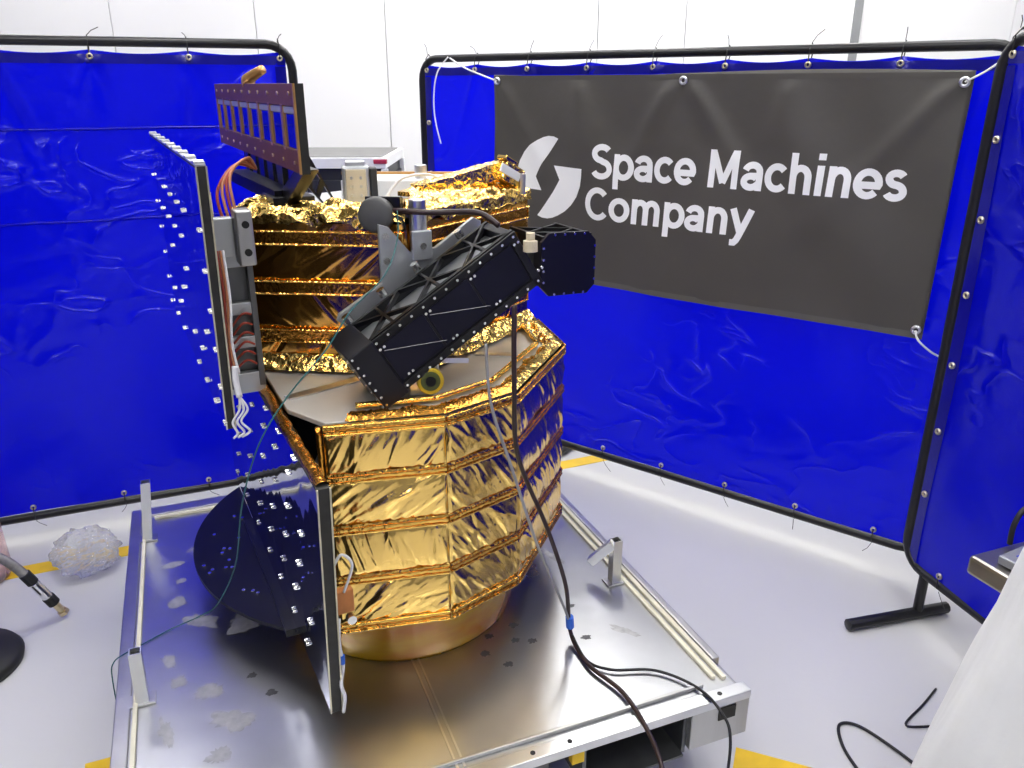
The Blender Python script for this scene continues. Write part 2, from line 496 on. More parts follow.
    for i, (x, z, side) in enumerate(spots):
        w = P + d * x + UP * z + nrm * (disp(x, z) + 0.010)
        if first is None:
            first = eyelet_mesh('').build('eyelet', 'brass_eyelet', t, smooth=True, loc=(0, 0, 0))
            first.location = w - P; first.rotation_euler = rot; WLOC[first.name] = V3(w)
        else:
            share(first, t, w, rot)
        if ties and side in ('top', 'b'):
            zt = (z1 if side == 'top' else z0)
            s1 = 1 if side == 'top' else -1
            q = MB()
            c0 = P + d * x
            q.tube([w + nrm * 0.004, c0 + UP * (zt) + nrm * 0.019, c0 + UP * (zt + s1 * 0.019), c0 + UP * zt - nrm * 0.019, w - nrm * 0.012], 0.0022, 5)
            jx = rnd.uniform(-0.03, 0.05)
            ln = rnd.uniform(0.01, 0.045)
            q.tube([c0 + UP * (zt + s1 * 0.018) + nrm * 0.008, c0 + d * jx * .4 + UP * (zt + s1 * (0.018 + ln * .6)) + nrm * 0.01, c0 + d * jx + UP * (zt + s1 * min(0.018 + ln, 0.09)) + nrm * 0.02], 0.0013, 4)
            q.build('cable_tie', 'black_nylon', t)
    return t, P, d, nrm

screen('blue vinyl welding screen without banner, crossed by two horizontal seams', (-2.95, 2.347), (0.924, 0.382), 2.30, 0.10, 1.84, 3, 8, 6,
       seams=(1.555, 1.238), feet=((0.25, (0.3, 0.3)), (2.12, (0.3, 0.25))))
MT, MP, MD, MN = screen('blue vinyl welding screen that carries the dark printed banner', (-0.412, 3.935), (0.793, -0.609), 2.385, 0.12, 1.81, 11, 9, 6,
       feet=((0.30, (0.3, 0.3)), (0.75, (0.3, 0.3))), wr=0.008)
screen('blue vinyl welding screen with a floor foot, beside the steel table', (1.350, 2.370), (0.25, -0.968), 2.3, 0.175, 1.825, 23, 9, 6,
       feet=((0.10, (0.12, 0.27)), (2.1, (0.3, 0.1))), wr=0.02)
# the enclosure goes on behind the photographer
screen('blue vinyl welding screen closing the enclosure behind the photographer', (-2.5, -1.2), (1, 0.0), 2.2, 0.10, 1.84, 31, 9, 6,
       feet=((0.2, (0.3, 0.3)), (2.0, (0.3, 0.3))))

# ------------------------------------------------------------------ banner
MA = MP + MD * 2.325             # right lower end of the screen (reference of banner u coordinate)
bn = thing('banner', 'dark grey vinyl banner with white company name and round white emblem', 'banner', tuple(MA + MD * -1.0 + MN * 0.05))
def bpt(u, z, o=0.0):
    return MA + MD * (u + 0.018) + UP * z + MN * (0.035 + o)
BU0, BU1, BZ0, BZ1 = -1.875, -0.072, 0.915, 1.740
def bdisp(u, z):
    h = 0.020 * noise.noise(V3((u * 2.1, z * 1.6, 4.2))) + 0.010 * noise.noise(V3((u * 4.5 + z * 2, z * 2.0, 9.1)))
    for gu, sl, am, wd, ln in ((-1.86, 0.7, 0.010, 0.05, 0.6), (-1.02, -0.55, 0.014, 0.05, 0.55), (-1.0, 0.75, 0.012, 0.055, 0.6), (-0.09, -0.8, 0.012, 0.05, 0.6), (-0.6, -0.2, 0.012, 0.04, 0.25), (-1.45, 0.2, 0.012, 0.05, 0.3)):
        dz = BZ1 - z
        if dz < ln:
            q = (u - gu - sl * dz) / (wd * (0.5 + dz / ln))
            h += am * math.exp(-q * q) * (1 - dz / ln) * min(1, dz / 0.06)
    return h * 1.3 + 0.022
def bfn(u, v):
    uu = BU0 + (BU1 - BU0) * u
    zz = BZ0 + (BZ1 - BZ0) * v
    edge = -0.008 * math.sin(math.pi * u * 2) * v if v > 0.99 else 0
    return bpt(uu - 0.012 * (1 - v), zz + edge, bdisp(uu, zz))
fab = MB().grid(bfn, 110, 56).build('fabric', 'banner_grey', bn, smooth=True, thick=0.0015)
for za, zb in ((BZ0, BZ0 + 0.022), (BZ1 - 0.022, BZ1 - 0.004)):
    MB().grid(lambda u, v: bpt(BU0 + (BU1 - BU0) * u - 0.012 * (1 - (za + (zb - za) * v - BZ0) / (BZ1 - BZ0)), za + (zb - za) * v, bdisp(BU0 + (BU1 - BU0) * u, za) + 0.0016), 80, 1).build('hem', 'banner_hem' if za < 1.2 else 'banner_grey', fab, smooth=True)
rotB = Matrix(((MD.x, 0, MN.x), (MD.y, 0, MN.y), (0, 1, 0))).to_euler()
e0 = None
for u, z in ((-1.853, 1.715), (-1.0, 1.715), (-0.095, 1.708), (-0.105, 0.945), (-1.865, 0.945)):
    w = bpt(u, z, bdisp(u, z) + 0.004)
    if e0 is None:
        e0 = eyelet_mesh('', 0.016).build('eyelet', 'steel_eyelet', bn, smooth=True, loc=(0, 0, 0))
        e0.location = w - WLOC[bn.name]; e0.rotation_euler = rotB; WLOC[e0.name] = V3(w)
    else:
        share(e0, bn, w, rotB)
def cord(pts, r=0.0035):
    MB().tube(pts, r, 6, smooth=6).build('tie_cord', 'white_cord', bn, smooth=True)
cord([bpt(-1.853, 1.715, 0.03), bpt(-2.02, 1.765, 0.03), bpt(-2.14, 1.81, 0.0)])
cord([bpt(-2.15, 1.815, 0.0), bpt(-2.19, 1.75, 0.03), bpt(-2.215, 1.65, 0.03), bpt(-2.21, 1.55, 0.03), bpt(-2.18, 1.45, 0.03)])
cord([bpt(-0.095, 1.708, 0.03), bpt(-0.05, 1.735, 0.02), bpt(-0.02, 1.76, 0.005)])
cord([bpt(-0.105, 0.945, 0.03), bpt(-0.09, 0.915, 0.035), bpt(-0.05, 0.88, 0.02), bpt(-0.012, 0.855, -0.01)])

# white lettering: stroke-built grotesque alphabet (x-height 0.72 of cap height), unit = cap height
def arc(cx, cy, rx, ry, a0, a1, n=14):
    return [(cx + rx * math.cos(math.radians(a0 + (a1 - a0) * k / n)), cy + ry * math.sin(math.radians(a0 + (a1 - a0) * k / n))) for k in range(n + 1)]
SW = 0.175                       # stroke weight
h = SW / 2
XH = 0.74
def bowl(cx, rx):
    return arc(cx, XH / 2, rx, XH / 2 - h, 0, 360, 28)
GL = {
 'S': (0.70, [arc(0.35, 0.735, 0.235, 0.185, 30, 180, 10) + arc(0.35, 0.735, 0.235, 0.195, 190, 262, 5) + arc(0.36, 0.275, 0.255, 0.225, 80, -0, 8) + arc(0.355, 0.275, 0.26, 0.195, -8, -160, 12)]),
 'p': (0.70, [[(0.14, XH), (0.14, -0.26)], bowl(0.375, 0.235)]),
 'a': (0.62, [arc(0.29, 0.47, 0.195, XH - h - 0.47, 165, 20, 10) + [(0.485, 0.44), (0.485, 0.0)], arc(0.27, 0.225, 0.185, 0.145, 40, 320, 20) + [(0.485, 0.20)], [(0.485, 0.40), (0.40, 0.375), (0.27, 0.37)]]),
 'c': (0.62, [arc(0.335, XH / 2, 0.245, XH / 2 - h, 42, 318, 24)]),
 'e': (0.68, [[(0.10, 0.335), (0.565, 0.335)] + arc(0.335, XH / 2, 0.245, XH / 2 - h, 0, 318, 26)]),
 'M': (0.98, [[(0.14, 0.0), (0.14, 1.0)], [(0.15, 0.97), (0.47, 0.14)], [(0.47, 0.14), (0.79, 0.97)], [(0.80, 0.0), (0.80, 1.0)]]),
 'h': (0.66, [[(0.14, 0.0), (0.14, 1.02)], arc(0.33, 0.42, 0.19, XH - h - 0.42, 170, 0, 12) + [(0.52, 0.0)]]),
 'i': (0.28, [[(0.14, 0.0), (0.14, XH)], [(0.14, 0.87), (0.14, 1.03)]]),
 'n': (0.66, [[(0.14, 0.0), (0.14, XH)], arc(0.33, 0.42, 0.19, XH - h - 0.42, 170, 0, 12) + [(0.52, 0.0)]]),
 's': (0.56, [arc(0.28, 0.535, 0.165, 0.125, 25, 180, 9) + arc(0.28, 0.535, 0.165, 0.15, 190, 262, 4) + arc(0.28, 0.215, 0.185, 0.165, 80, 0, 6) + arc(0.28, 0.215, 0.185, 0.135, -8, -160, 10)]),
 'C': (0.80, [arc(0.42, 0.5, 0.335, 0.42, 42, 318, 28)]),
 'o': (0.68, [bowl(0.335, 0.25)]),
 'm': (1.0, [[(0.14, 0.0), (0.14, XH)], arc(0.315, 0.44, 0.175, XH - h - 0.44, 170, 0, 12) + [(0.49, 0.0)], arc(0.665, 0.44, 0.175, XH - h - 0.44, 170, 0, 12) + [(0.84, 0.0)]]),
 'y': (0.62, [[(0.07, XH), (0.325, 0.06)], [(0.56, XH), (0.30, 0.03), (0.235, -0.12), (0.17, -0.19), (0.06, -0.19)]]),
 ' ': (0.30, []),
}
def stroke(mb, pts, put):
    closed = (Vector(pts[0]) - Vector(pts[-1])).length < 1e-4
    P_ = [Vector(p) for p in pts]
    if closed: P_ = P_[:-1]
    n = len(P_); Lf, Rt = [], []
    for k in range(n):
        if closed:
            d0 = (P_[k] - P_[k - 1]).normalized(); d1 = (P_[(k + 1) % n] - P_[k]).normalized()
        else:
            d0 = (P_[k] - P_[k - 1]).normalized() if k else (P_[1] - P_[0]).normalized()
            d1 = (P_[k + 1] - P_[k]).normalized() if k < n - 1 else d0
        dd = (d0 + d1).normalized(); nn = Vector((-dd.y, dd.x))
        sc_ = 1 / max(0.6, dd.dot(d1))
        Lf.append(P_[k] + nn * h * sc_); Rt.append(P_[k] - nn * h * sc_)
    i = len(mb.v)
    for k in range(n):
        mb.v += [put(*Lf[k]), put(*Rt[k])]
    for k in range(n if closed else n - 1):
        k2 = (k + 1) % n
        mb.f.append((i + 2 * k + 1, i + 2 * k2 + 1, i + 2 * k2, i + 2 * k))
def text(line, u0, u1, z0, cap, slope=0.0):
    tot = sum(GL[c][0] for c in line)
    k = (u1 - u0) / tot
    x = 0.0
    for c in line:
        w, strokes = GL[c]
        if strokes:
            mb = MB()
            for n_s, st in enumerate(strokes):
                def put(gx, gy, x=x, n_s=n_s):
                    u = u0 + (x + gx) * k; z = z0 + gy * cap + slope * (u - u0)
                    return bpt(u - 0.012 * (1 - (z - BZ0) / (BZ1 - BZ0)), z, bdisp(u, z) + 0.0022 + 0.0002 * n_s)
                # subdivide long straight runs so that the print follows the cloth
                pts = []
                for q in range(len(st) - 1):
                    a_, b_ = Vector(st[q]), Vector(st[q + 1])
                    m_ = max(1, int((b_ - a_).length / 0.15))
                    pts += [tuple(a_.lerp(b_, j / m_)) for j in range(m_)]
                pts.append(st[-1])
                stroke(mb, pts, put)
            mb.build('letter', 'white_print', fab)
        x += w
text('Space Machines', -1.364, -0.196, 1.350, 0.133, 0.0)
text('Company', -1.388, -0.682, 1.186, 0.130, 0.002)
# emblem: two curved blades around a hexagonal gap
outer = [(139, 49), (137, 14), (132, -23), (118, -66), (97, -103), (71, -132), (42, -153), (18, -166), (-3, -172), (-26, -171), (-46, -163)]
inner = [(27, 54), (36, 32), (44, 12), (50, -3), (42, -20), (32, -40), (22, -58), (5, -84), (-14, -114), (-30, -139), (-46, -163)]
for sg in (1, -1):
    def bl(u, v):
        k = min(int(u * 10), 9); t = u * 10 - k
        o_ = Vector(outer[k]).lerp(Vector(outer[k + 1]), t); i_ = Vector(inner[k]).lerp(Vector(inner[k + 1]), t)
        q_ = i_.lerp(o_, v)
        uu, zz = -1.584 + sg * q_.x * 0.00128, 1.336 + sg * q_.y * 0.00098
        return bpt(uu - 0.006, zz, bdisp(uu, zz) + 0.0025)
    MB().grid(bl, 30, 10).build('emblem_blade', 'white_print', fab)

# ------------------------------------------------------------------ trolley
BT = V3((0.928, 0.373, 0)); AT = V3((-0.373, 0.928, 0))
def tp(b, a, z):
    return BT * b + AT * a + UP * z
TZ = 0.32
b0, b1, a0, a1 = -0.31, 1.12, 1.228, 2.74
tl = thing('transport_trolley', 'low aluminium trolley with flat plate top carrying the gold spacecraft', 'trolley', tuple(tp((b0 + b1) / 2, (a0 + a1) / 2, 0)))
def tbox(mb, bb, aa, zz):
    c = tp((bb[0] + bb[1]) / 2, (aa[0] + aa[1]) / 2, (zz[0] + zz[1]) / 2)
    return mb.box(c, (bb[1] - bb[0], aa[1] - aa[0], zz[1] - zz[0]), BT, AT, UP)
plate = tbox(MB(), (b0 + 0.02, b1 - 0.02), (a0 + 0.02, a1 - 0.02), (TZ - 0.016, TZ)).build('top_plate', 'plate_alu', tl, bevel=0.002)
# scuffs and dark drips on the plate (flat marks with their own outline)
rs = random.Random(5)
def blotch(b, a, rb, ra, m_, ang=0.0):
    mb = MB(); n = 36; pts = []
    sd = rs.uniform(0, 50)
    for k in range(n):
        t = 2 * math.pi * k / n
        r = 1 + 0.5 * noise.noise(V3((math.cos(t) * 1.6 + sd, math.sin(t) * 1.6, sd))) + 0.5 * noise.noise(V3((math.cos(t) * 5 + sd, math.sin(t) * 5, sd)))
        x, y = rb * r * math.cos(t), ra * r * math.sin(t)
        pts.append(tp(b + x * math.cos(ang) - y * math.sin(ang), a + x * math.sin(ang) + y * math.cos(ang), TZ + 0.0006))
    mb.v += pts; mb.f.append(tuple(range(n)))
    mb.build('plate_mark', m_, plate)
for b, a, rb, ra in ((-0.18, 2.34, .03, .018), (-0.10, 2.42, .04, .012), (-0.17, 2.13, .022, .03), (-0.11, 2.02, .05, .03), (0.0, 1.97, .055, .04), (-0.19, 1.87, .015, .03),
                     (-0.17, 1.78, .02, .022), (-0.10, 1.72, .028, .03), (-0.05, 1.60, .055, .035), (-0.09, 1.50, .022, .026), (-0.16, 2.24, .014, .014), (0.0, 2.30, .04, .012), (-0.20, 1.62, .015, .05)):
    blotch(b, a, rb, ra * .9, 'scuff', rs.uniform(-.6, .6))
for b, a in ((0.57, 1.60), (0.60, 1.66), (0.66, 1.62), (0.61, 1.54), (0.68, 1.68), (0.70, 1.60), (0.64, 1.72), (0.04, 1.66), (0.0, 1.74), (0.84, 1.56), (0.86, 1.70)):
    blotch(b, a, .013, .010, 'dark_spot')
blotch(0.92, 1.95, .012, .06, 'scuff', 0.3); blotch(0.95, 1.55, .012, .04, 'scuff', 0.7);
# grooves: plate joint running forward from the ring
for b_ in (0.383, 0.399):
    tbox(MB(), (b_, b_ + 0.005), (1.27, 1.72), (TZ, TZ + 0.003)).build('plate_joint', 'bright_alu', plate)
# edge beams
for nm, bb, aa in (('side_beam', (b0, b0 + 0.035), (a0, a1)), ('side_beam', (b1 - 0.022, b1), (a0 + 0.13, a1)), ('rear_beam', (b0 + 0.055, b1 - 0.055), (a1 - 0.055, a1))):
    tbox(MB(), bb, aa, (TZ - 0.12, TZ + 0.006)).build(nm, 'raw_alu', tl, bevel=0.003)
# front: lip, boxed corners and fork pockets
tbox(MB(), (b0 + 0.055, b1), (a0, a0 + 0.035), (TZ - 0.018, TZ + 0.006)).build('front_lip', 'bright_alu', tl, bevel=0.002)
cb = MB()
tbox(cb, (0.955, b1), (a0 + 0.002, a0 + 0.13), (TZ - 0.125, TZ - 0.017))
cbo = cb.build('corner_box', 'raw_alu', tl, bevel=0.003)
tbox(MB(), (1.03, 1.078), (a0 - 0.001, a0 + 0.004), (TZ - 0.058, TZ - 0.022)).build('plug', 'black_rubber', cbo)
for bb in ((0.675, 0.685), (0.945, 0.955), (-0.25, -0.24)):
    tbox(MB(), bb, (a0 + 0.02, a1 - 0.06), (TZ - 0.145, TZ - 0.017)).build('fork_pocket_wall', 'dark_bracket', tl, bevel=0.001)  # pocket shade put into the dark colour of these walls and the floor
tbox(MB(), (0.685, 0.945), (a0 + 0.01, a1 - 0.06), (TZ - 0.145, TZ - 0.14)).build('fork_pocket_floor', 'dark_bracket', tl)
tbox(MB(), (0.645, 0.675), (a0 + 0.012, a0 + 0.03), (TZ - 0.06, TZ - 0.017)).build('yellow_tag', 'yellow_tape', tl)
tbox(MB(), (b0 + 0.055, 0.60), (a0 + 0.04, a0 + 0.06), (TZ - 0.125, TZ - 0.017)).build('front_beam', 'dark_bracket', tl)
bh = MB()
for b in (0.55, 0.64, 1.04, 0.40, 0.2):
    c = tp(b, a0 + 0.018, TZ + 0.006); bh.cyl(c, c + UP * 0.0015, 0.006, n=10)
bh.build('bolt_hole', 'black_rubber', tl, kind='stuff')
# cream sealing strips in pairs along the edges
for bb, aa in (((b0 + 0.040, b0 + 0.051), (a0 + 0.05, a1 - 0.07)), ((b1 - 0.066, b1 - 0.054), (a0 + 0.07, a1 - 0.07)), ((b1 - 0.042, b1 - 0.030), (a0 + 0.06, a1 - 0.07)),
               ((b0 + 0.074, b1 - 0.075), (a1 - 0.085, a1 - 0.072)), ((b0 + 0.074, b1 - 0.1), (a0 + 0.055, a0 + 0.064))):
    tbox(MB(), bb, aa, (TZ, TZ + 0.010)).build('seal_strip', 'cream_seal' if bb[1] - bb[0] < 0.5 or aa[0] > 2 else 'raw_alu', tl, bevel=0.002)
# hollow posts
def post(b, a, ht, lean, w=0.028):
    p = tp(b, a, TZ); q = tp(b + lean[0], a + lean[1], TZ + ht)
    ex, ey = BT, AT
    mb = MB()
    for sx, sy, wx, wy in ((0, 1, w, .003), (0, -1, w, .003), (1, 0, .003, w - .006), (-1, 0, .003, w - .006)):
        off = ex * sx * (w / 2 - .0015) + ey * sy * (w / 2 - .0015)
        base = [p + off + ex * x * wx / 2 + ey * y * wy / 2 for x, y in ((-1, -1), (1, -1), (1, 1), (-1, 1))]
        mb.quadbox(base, q - p)
    po = mb.build('post', 'bright_alu', tl)
    MB().box(p.lerp(q, 0.93), (w - .007, w - .007, 0.004), BT, AT, UP).build('post_cavity', 'black_rubber', po)
    tbox(MB(), (b - 0.03, b + 0.03), (a - 0.022, a + 0.022), (TZ + 0.0005, TZ + 0.006)).build('post_foot', 'raw_alu', po, bevel=0.001)
    return p, q
post(-0.255, 2.53, 0.205, (0.022, 0.0))
post(-0.250, 1.745, 0.145, (0.004, 0.0))
p, q = post(1.032, 1.757, 0.145, (0.0, 0.0))
MB().bar(tp(0.975, 1.80, TZ + 0.06), tp(1.022, 1.757, TZ + 0.135), 0.028, 0.026).build('post_brace', 'bright_alu', tl, bevel=0.001)
# casters
def caster(b, a):
    mb = MB()
    c = tp(b, a, 0)
    mb.box(c + UP * 0.165, (0.09, 0.09, 0.012), BT, AT, UP)
    for s_ in (-1, 1):
        mb.box(c + BT * 0.028 * s_ + UP * 0.11, (0.005, 0.05, 0.11), BT, AT, UP)
    fork = mb.build('caster', 'raw_alu', tl)
    MB().cyl(c - BT * 0.02 + UP * 0.06, c + BT * 0.02 + UP * 0.06, 0.06, n=24).build('wheel', 'black_rubber', fork, smooth=False, bevel=0.004)
    tbox(MB(), (b - .05, b + .05), (a - .05, a + .05), (0.17, TZ - 0.02)).build('caster_block', 'raw_alu', fork)
for b, a in ((-0.2, 1.42), (1.02, 1.55), (-0.2, 2.6), (1.0, 2.6)):
    caster(b, a)

# ------------------------------------------------------------------ spacecraft
A_ = V3((-0.4522, 0.8919, 0)); B_ = V3((0.8919, 0.4522, 0))
def sp(b, a, z):
    return B_ * b + A_ * a + UP * z
CX, CY = -0.29, 2.01
SCR = thing('spacecraft', 'gold foil wrapped spacecraft with solar panels standing on the trolley plate', 'spacecraft', (CX, CY, TZ))
ZB, ZD, ZU = 0.485, 1.02, 1.40

# adapter ring
MB().lathe((-0.315, 1.975, 0), [(0.0, TZ + 0.012), (0.300, TZ + 0.012), (0.300, TZ + 0.001), (0.310, TZ + 0.001), (0.314, TZ + 0.012), (0.318, TZ + 0.05), (0.327, ZB - 0.03), (0.330, ZB + 0.005), (0.0, ZB + 0.005)], 72).build('adapter_ring', 'kapton_ring', SCR, smooth=True)

# lower body ring of corners (plan)
LB = [(-0.510, 1.648), (-0.405, 1.567), (-0.148, 1.624), (0.010, 1.765), (0.140, 2.130), (0.071, 2.395), (-0.10, 2.470), (-0.38, 2.470), (-0.62, 2.330), (-0.720, 2.07)]
cen = V3((CX, CY, 0))
def inset(p, k):
    p = V3((p[0], p[1], 0)); d = (cen - p).normalized(); return p + d * k
core = MB().quadbox([inset(p, 0.035) + UP * ZB for p in LB], UP * (ZD - ZB - 0.01))
coreo = core.build('lower_body', 'black_satin', SCR)
# foil blanket panels, one per facet and tier
tz = [ZB + 0.012, ZB + 0.143, ZB + 0.276, ZB + 0.405, ZD - 0.006]
def folds(rnd, n, w, hgt, fan):
    F = []
    for k in range(n):
        x = rnd.uniform(-0.1 * w, 1.1 * w)
        ang = (0.9 * (0.5 - x / w) if fan == 0 else fan) + rnd.gauss(0, 0.16)
        s_ = rnd.random()
        F.append((x, rnd.uniform(0.1, 0.9) * hgt, ang, (0.0008 + 0.0045 * s_ ** 3) * rnd.choice((1, 1, -0.7)), 0.0016 + 0.005 * s_ * rnd.uniform(.6, 1.3), rnd.uniform(0.3, 1.3) * hgt))
    return F
def foil(name, pa, pb, z0, z1, outn, material, parent, seed, n=22, fan=0.0, bulge=0.009, lean=0.0, res=110, ns=1.0):
    pa, pb = V3((pa[0], pa[1], 0)), V3((pb[0], pb[1], 0))
    w = (pb - pa).length; ex = (pb - pa) / w; hgt = z1 - z0
    rnd = random.Random(seed)
    F = [(fx, fz, math.cos(an), math.sin(an), am, wd * 1.6, ln) for fx, fz, an, am, wd, ln in folds(rnd, n, w, hgt, fan)]
    nu = max(16, int(w * res * 2)); nv = max(10, int(hgt * res * 1.1))
    def fn(u, v):
        x, z = u * w, v * hgt
        e = min(1, 7 * v + .1, 7 * (1 - v) + .1) * min(1, 30 * u + .3, 30 * (1 - u) + .3)
        hh = bulge * (1 - (2 * v - 1) ** 2)
        for fx, fz, c_, s_, am, wd, ln in F:
            dx, dz = x - fx, z - fz
            q = abs(dx * c_ - dz * s_)
            if q < wd:
                t_ = abs(dx * s_ + dz * c_)
                if t_ < ln:
                    hh += am * (1 - t_ / ln) ** 0.5 * (1 - q / wd)
        hh += ns * 0.0012 * noise.noise(V3((x * 34 + seed, z * 26, seed * 1.7)))
        hh += ns * 0.004 * noise.noise(V3((x * 9 + seed, z * 7, seed * 1.3)))
        return pa + ex * x + UP * (z0 + z) + outn * (hh * e)
    return MB().grid(fn, nu, nv).build(name, material, parent, smooth=True)
facets = list(range(1, 9))
for fi in facets:
    pa, pb = LB[fi], LB[(fi + 1) % len(LB)]
    ex = (V3((pb[0], pb[1], 0)) - V3((pa[0], pa[1], 0))).normalized()
    outn = V3((ex.y, -ex.x, 0))
    for k in range(4):
        fan = {1: 0.75, 2: -0.65, 3: -0.5}.get(fi, 0.0)
        if fi == 1: fan = (0.55, 0.95, -0.15, 0.35)[3 - k] if k != 0 else 1.05
        foil('foil_panel', pa, pb, tz[k], tz[k + 1], outn, 'gold_foil', coreo, 100 + fi * 7 + k, n=38 if fi < 4 else 14, fan=fan, res=240 if fi < 4 else 60)
    def strip(nm, mt, zz, hh, off, sd, par):
        pA, pB = V3((pa[0], pa[1], zz)), V3((pb[0], pb[1], zz))
        def fn(u, v):
            n_ = noise.noise(V3((u * 18 + sd * 7, v * 2, fi)))
            return pA.lerp(pB, u) + outn * (off + 0.0018 * n_ + 0.003 * math.sin(math.pi * v)) + UP * ((v - 0.5) * hh + 0.0014 * noise.noise(V3((u * 12, sd, fi))))
        return MB().grid(fn, 50, 4).build(nm, mt, par, smooth=True)
    def ridge(mt, zz, r_, off, sd, par):
        pA, pB = V3((pa[0], pa[1], zz)), V3((pb[0], pb[1], zz))
        MB().tube([pA.lerp(pB, j / 40) + outn * (off + 0.001 * noise.noise(V3((j * .9, fi, sd)))) + UP * (0.0012 * noise.noise(V3((j * .5, sd, fi)))) for j in range(41)], r_, 5).build('stitch_ridge', mt, par, smooth=True)
    for k in (1, 2, 3):           # double stitched tape bands
        bo = strip('foil_band', 'gold_tape', tz[k], 0.026, 0.005, k, SCR)
        for dz in (-0.006, 0.006):
            ridge('tape_ridge', tz[k] + dz, 0.0019, 0.0085, k + dz * 500, bo)
    for zz in (tz[0] + 0.004, tz[4] - 0.006):
        bo = strip('foil_rim', 'gold_tape', zz, 0.03, 0.007, zz, SCR)
        for dz in (-0.010, 0.0, 0.010):
            ridge('tape_ridge' if dz == 0 else 'gold_tape', zz + dz, 0.0028, 0.010, dz * 300, bo)
# amber edging down the open end of the blanket
e = MB()
e.tube([V3((-0.408, 1.566, ZB + 0.53 * j / 30)) + V3((-0.006 + 0.004 * noise.noise(V3((j * .7, 1, 1))), 0.004 * noise.noise(V3((j * .7, 5, 1))), 0)) for j in range(31)], 0.007, 7)
e.build('foil_edge', 'amber_tape', coreo, smooth=True)
# open corner: white bracket and grey clip seen in the gap
MB().quadbox([V3((-0.450, 1.596, ZB + .04)), V3((-0.424, 1.577, ZB + .04)), V3((-0.424, 1.577, ZB + .46)), V3((-0.45, 1.596, ZB + .40))], V3((0.01, 0.012, 0))).build('corner_bracket', 'bright_alu', coreo)
MB().box((-0.475, 1.605, ZD - 0.13), (0.08, 0.02, 0.05), (0.79, -0.61, 0), (0.61, 0.79, 0)).build('corner_clip', 'bright_alu', coreo, bevel=0.004)

# aluminium deck on the lower body with machined recess seams
dk = MB().quadbox([inset(p, 0.012) + UP * (ZD - 0.012) for p in LB], UP * 0.012).build('deck', 'deck_alu', SCR, bevel=0.002)
for p, q, w in (((-0.52, 1.72, 0), (-0.32, 1.90, 0), 0.03), ((-0.10, 2.05, 0), (0.07, 2.02, 0), 0.022), ((-0.28, 1.60, 0), (-0.34, 1.92, 0), 0.018)):
    MB().bar(V3(p) + UP * (ZD + 0.002), V3(q) + UP * (ZD + 0.002), w, 0.004).build('deck_rib', 'bright_alu', dk, bevel=0.001)
# gold foil lip folded over the deck rim
rnd = random.Random(3)
for fi in (1, 2, 3, 4, 5):
    pa, pb = V3((*LB[fi], 0)), V3((*LB[fi + 1], 0))
    ia, ib = inset(LB[fi], 0.075), inset(LB[fi + 1], 0.075)
    s0 = 0.18 if fi == 1 else 0.0
    def fn(u, v):
        u = s0 + (1 - s0) * u
        o_ = pa.lerp(pb, u); i_ = ia.lerp(ib, u)
        wv = 0.75 + 0.25 * noise.noise(V3((u * 6, fi, 2)))
        p_ = o_.lerp(i_, v * wv)
        hgt = 0.010 * math.sin(math.pi * min(1, v * 1.1)) + 0.005 * noise.noise(V3((u * 30, v * 9, fi))) * (0.3 + v)
        return p_ + UP * (ZD + 0.004 + hgt)
    MB().grid(fn, 60, 8).build('foil_lip', 'gold_crumple' if fi in (3, 4) else 'amber_tape', dk, smooth=True)
    m_ = MB()
    m_.tube([ia.lerp(ib, s0 + (1 - s0) * j / 20) + UP * (ZD + 0.012 + 0.003 * noise.noise(V3((j, fi, 9)))) for j in range(21)], 0.007, 6)
    m_.build('foil_roll', 'gold_tape', dk, smooth=True)

